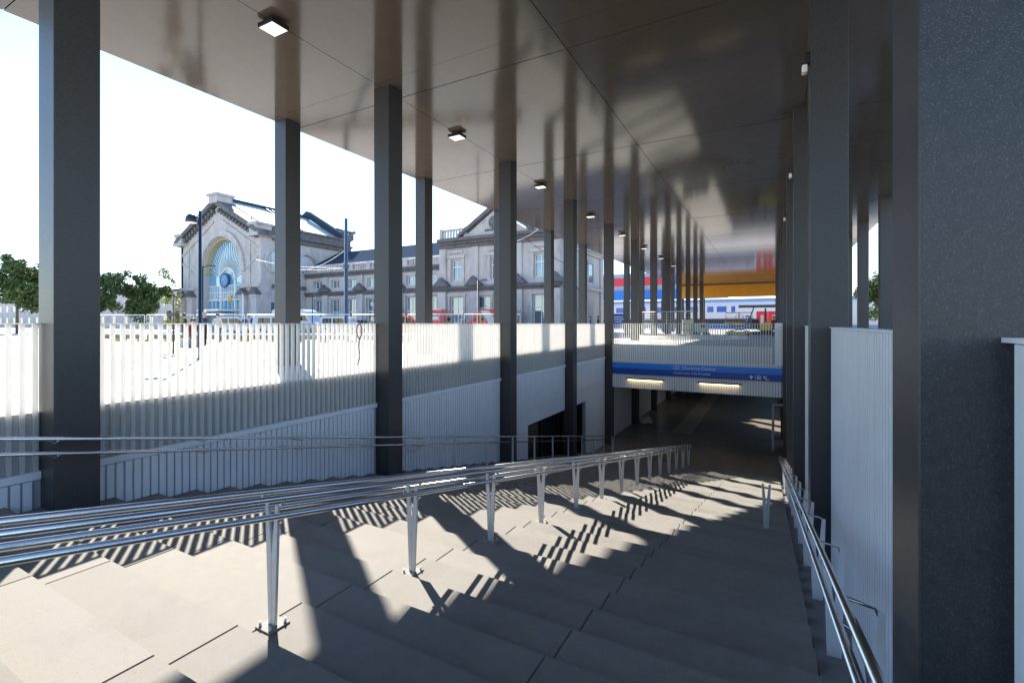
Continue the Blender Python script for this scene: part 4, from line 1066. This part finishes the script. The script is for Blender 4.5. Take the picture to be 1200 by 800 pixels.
# ------------------------------------------------------------------ people
def person(label, u, d, face, top, trousers, hair='hair', pose='stand', h=1.72, arm='down'):
    x,y = at(u,d)
    t = thing('person', label, 'person', (x,y,PZ), face, 'people on the forecourt')
    k = h/1.72; sit = pose=='sit'
    dz = -.42 if sit else 0
    J = {}
    J['pel']=(0,0,.95+dz,.15); J['spi']=(0,.01,1.12+dz,.135); J['che']=(0,0,1.32+dz,.15); J['nek']=(0,.0,1.47+dz,.06); J['hd0']=(0,-.02,1.55+dz,.075); J['hd1']=(0,-.02,1.64+dz,.10); J['hd2']=(0,-.01,1.70+dz,.07)
    E=[('pel','spi'),('spi','che'),('che','nek'),('nek','hd0'),('hd0','hd1'),('hd1','hd2')]
    step_ = .14 if pose=='walk' else .0
    for s,n in ((-1,'l'),(1,'r')):
        J['sh'+n]=(s*.17,0,1.40+dz,.065)
        if arm=='phone' and s==1:
            J['el'+n]=(s*.27,-.12,1.22+dz,.045); J['wr'+n]=(s*.14,-.18,1.47+dz,.032)
        elif sit or arm=='front':
            J['el'+n]=(s*.24,-.05,1.13+dz,.045); J['wr'+n]=(s*.10,-.28,1.06+dz,.032)
        else:
            J['el'+n]=(s*.23,.03,1.13+dz,.045); J['wr'+n]=(s*.24,-.04,.90+dz,.032)
        J['hp'+n]=(s*.09,0,.90+dz,.095)
        if sit:
            J['kn'+n]=(s*.11,-.42,.50,.062); J['an'+n]=(s*.11,-.40,.09,.042); J['to'+n]=(s*.12,-.56,.04,.035)
        else:
            J['kn'+n]=(s*.10,-.03-s*step_*.6,.49,.062); J['an'+n]=(s*.10,.02-s*step_*2,.09,.042); J['to'+n]=(s*.11,-.15-s*step_*2,.035,.035)
        E += [('che','sh'+n),('sh'+n,'el'+n),('el'+n,'wr'+n),('pel','hp'+n),('hp'+n,'kn'+n),('kn'+n,'an'+n),('an'+n,'to'+n)]
    names = list(J); idx = {n:i for i,n in enumerate(names)}
    me = bpy.data.meshes.new('body'); me.from_pydata([Vector(J[n][:3])*k for n in names],[(idx[a],idx[c]) for a,c in E],[])
    o = bpy.data.objects.new('body', me); COL.objects.link(o)
    sk = o.modifiers.new('skin','SKIN'); sk.use_smooth_shade = True
    for i,n in enumerate(names):
        v = me.skin_vertices[0].data[i]; r = J[n][3]*k
        v.radius = (r,r*.72) if n in('pel','spi','che') else (r,r); v.use_root = n=='pel'
    sb = o.modifiers.new('sub','SUBSURF'); sb.levels = 1; sb.render_levels = 1
    bpy.context.view_layer.update()
    m2 = bpy.data.meshes.new_from_object(o.evaluated_get(bpy.context.evaluated_depsgraph_get()))
    bpy.data.objects.remove(o)
    bm = bmesh.new(); bm.from_mesh(m2)
    # hands and nose
    for n in 'lr':
        s = -1 if n=='l' else 1
        wv = Vector(J['wr'+n][:3])*k; dv = (wv-Vector(J['el'+n][:3])*k).normalized()
        side = dv.cross(Vector((0,1,0))).normalized() if abs(dv.y)<.9 else Vector((1,0,0)); nn = dv.cross(side)
        def seg(p,q,r0,r1):
            ax=(q-p).normalized(); a=ax.orthogonal().normalized(); c=ax.cross(a)
            A=[bm.verts.new(p+(a*math.cos(j*math.pi/3)+c*math.sin(j*math.pi/3))*r0) for j in range(6)]; B=[bm.verts.new(q+(a*math.cos(j*math.pi/3)+c*math.sin(j*math.pi/3))*r1) for j in range(6)]
            for j in range(6): bm.faces.new((A[j],A[(j+1)%6],B[(j+1)%6],B[j]))
            bm.faces.new(A[::-1]); bm.faces.new(B)
        pal = wv+dv*.09; seg(wv-dv*.01,pal,.026,.034)
        for f,(off,ln) in enumerate(((-.027,.065),(-.009,.078),(.009,.072),(.027,.056))):
            b0 = pal-dv*.012+nn*off; b1 = b0+dv*ln*.55; b2 = b1+(dv*.8-side*s*.5).normalized()*ln*.45
            seg(b0,b1,.0095,.0085); seg(b1,b2,.0085,.007)
        b0 = wv+dv*.035+nn*-.025; seg(b0,b0+(dv*.7-nn*.7).normalized()*.05,.011,.009)
    hz = 1.62*k+dz*1
    hc = Vector(J['hd1'][:3])*k
    bmesh.ops.create_icosphere(bm, subdivisions=1, radius=.018, matrix=Matrix.Translation(hc+Vector((0,-.098*k,-.01))))
    bm.faces.ensure_lookup_table()
    mats = [M['skin'],M[top],M[trousers],M['shoe']]
    for f in bm.faces:
        c = f.calc_center_median()/k; z = c.z
        f.smooth = True
        if z-dz > 1.49: mi = 0
        elif any((c-Vector(J['wr'+n][:3])).length<.045 or ((c-Vector(J['wr'+n][:3])).dot((Vector(J['wr'+n][:3])-Vector(J['el'+n][:3])).normalized())>-.01 and (c-Vector(J['wr'+n][:3])).length<.22) for n in 'lr'): mi = 0
        elif z < .10: mi = 3
        elif z < .93+dz or (sit and c.y<-.12 and z<.62): mi = 2
        else: mi = 1
        f.material_index = mi
    me = bpy.data.meshes.new('body'); bm.to_mesh(me); bm.free()
    for m_ in mats: me.materials.append(m_)
    bo = bpy.data.objects.new('body', me); COL.objects.link(bo); bo.parent = t; WM[bo.name] = WM[t.name]
    b = MB(); bmesh.ops.create_icosphere(b.bm, subdivisions=3, radius=.112*k)
    for v in list(b.bm.verts):
        if v.co.y < -.035 and v.co.z < .055: v.co *= .8
        if v.co.z < -.05: v.co.x *= .8; v.co.y *= .85
        v.co += hc+Vector((0,.018,.025))
    b.build('hair', M[hair], t, local=True, smooth=True)
    for s in (-1,1):
        b = MB(); bmesh.ops.create_icosphere(b.bm, subdivisions=1, radius=.011, matrix=Matrix.Translation(hc+Vector((s*.035,-.088*k,.012)))); b.build('eye', M['black'], t, local=True)
    return t
person('person in a navy jacket standing beside the tall street lamp, hand raised to the face',240,22.5,YAW+R(-35),'navy','blackcloth','hairgrey',arm='phone',h=1.62)
person('person in a pale top standing right of the navy jacket, arms held in front',255,26,YAW+R(20),'pale','denim','hair',arm='front',h=1.6)
person('person in dark clothes standing left of the tall street lamp',216,25,YAW+R(150),'blackcloth','blackcloth','hair',h=1.58)
pl = person('person sitting on a low block, red scarf coloured top and blue trousers',226,22,YAW+R(60),'redcloth','denim','hair',pose='sit',h=1.7)
x,y = at(226,22)
t = thing('stone_block','low pale block that a person sits on by the street lamp','block',(x,y,PZ),YAW+R(60))
MB().box(-.35,.35,-.1,.45,0,.40).build('block', M['concrete'], t, local=True, bevel=.02)
person('person in dark clothes standing in front of the white van at the entrance',287,44,YAW+R(10),'blackcloth','blackcloth','hair',h=1.78)
person('person in bright blue clothes walking by the pavilion corner',692,47,YAW+R(80),'bluecloth','navy','hair',pose='walk',h=1.75)
person('person in dark clothes walking behind the bright blue one',701,48,YAW+R(70),'blackcloth','navy','hair',pose='walk',h=1.8)
person('person in a dark red jacket standing beside the mini excavator',907,38,YAW+R(-60),'redcloth','denim','hair',h=1.3*1.25)
#@@END
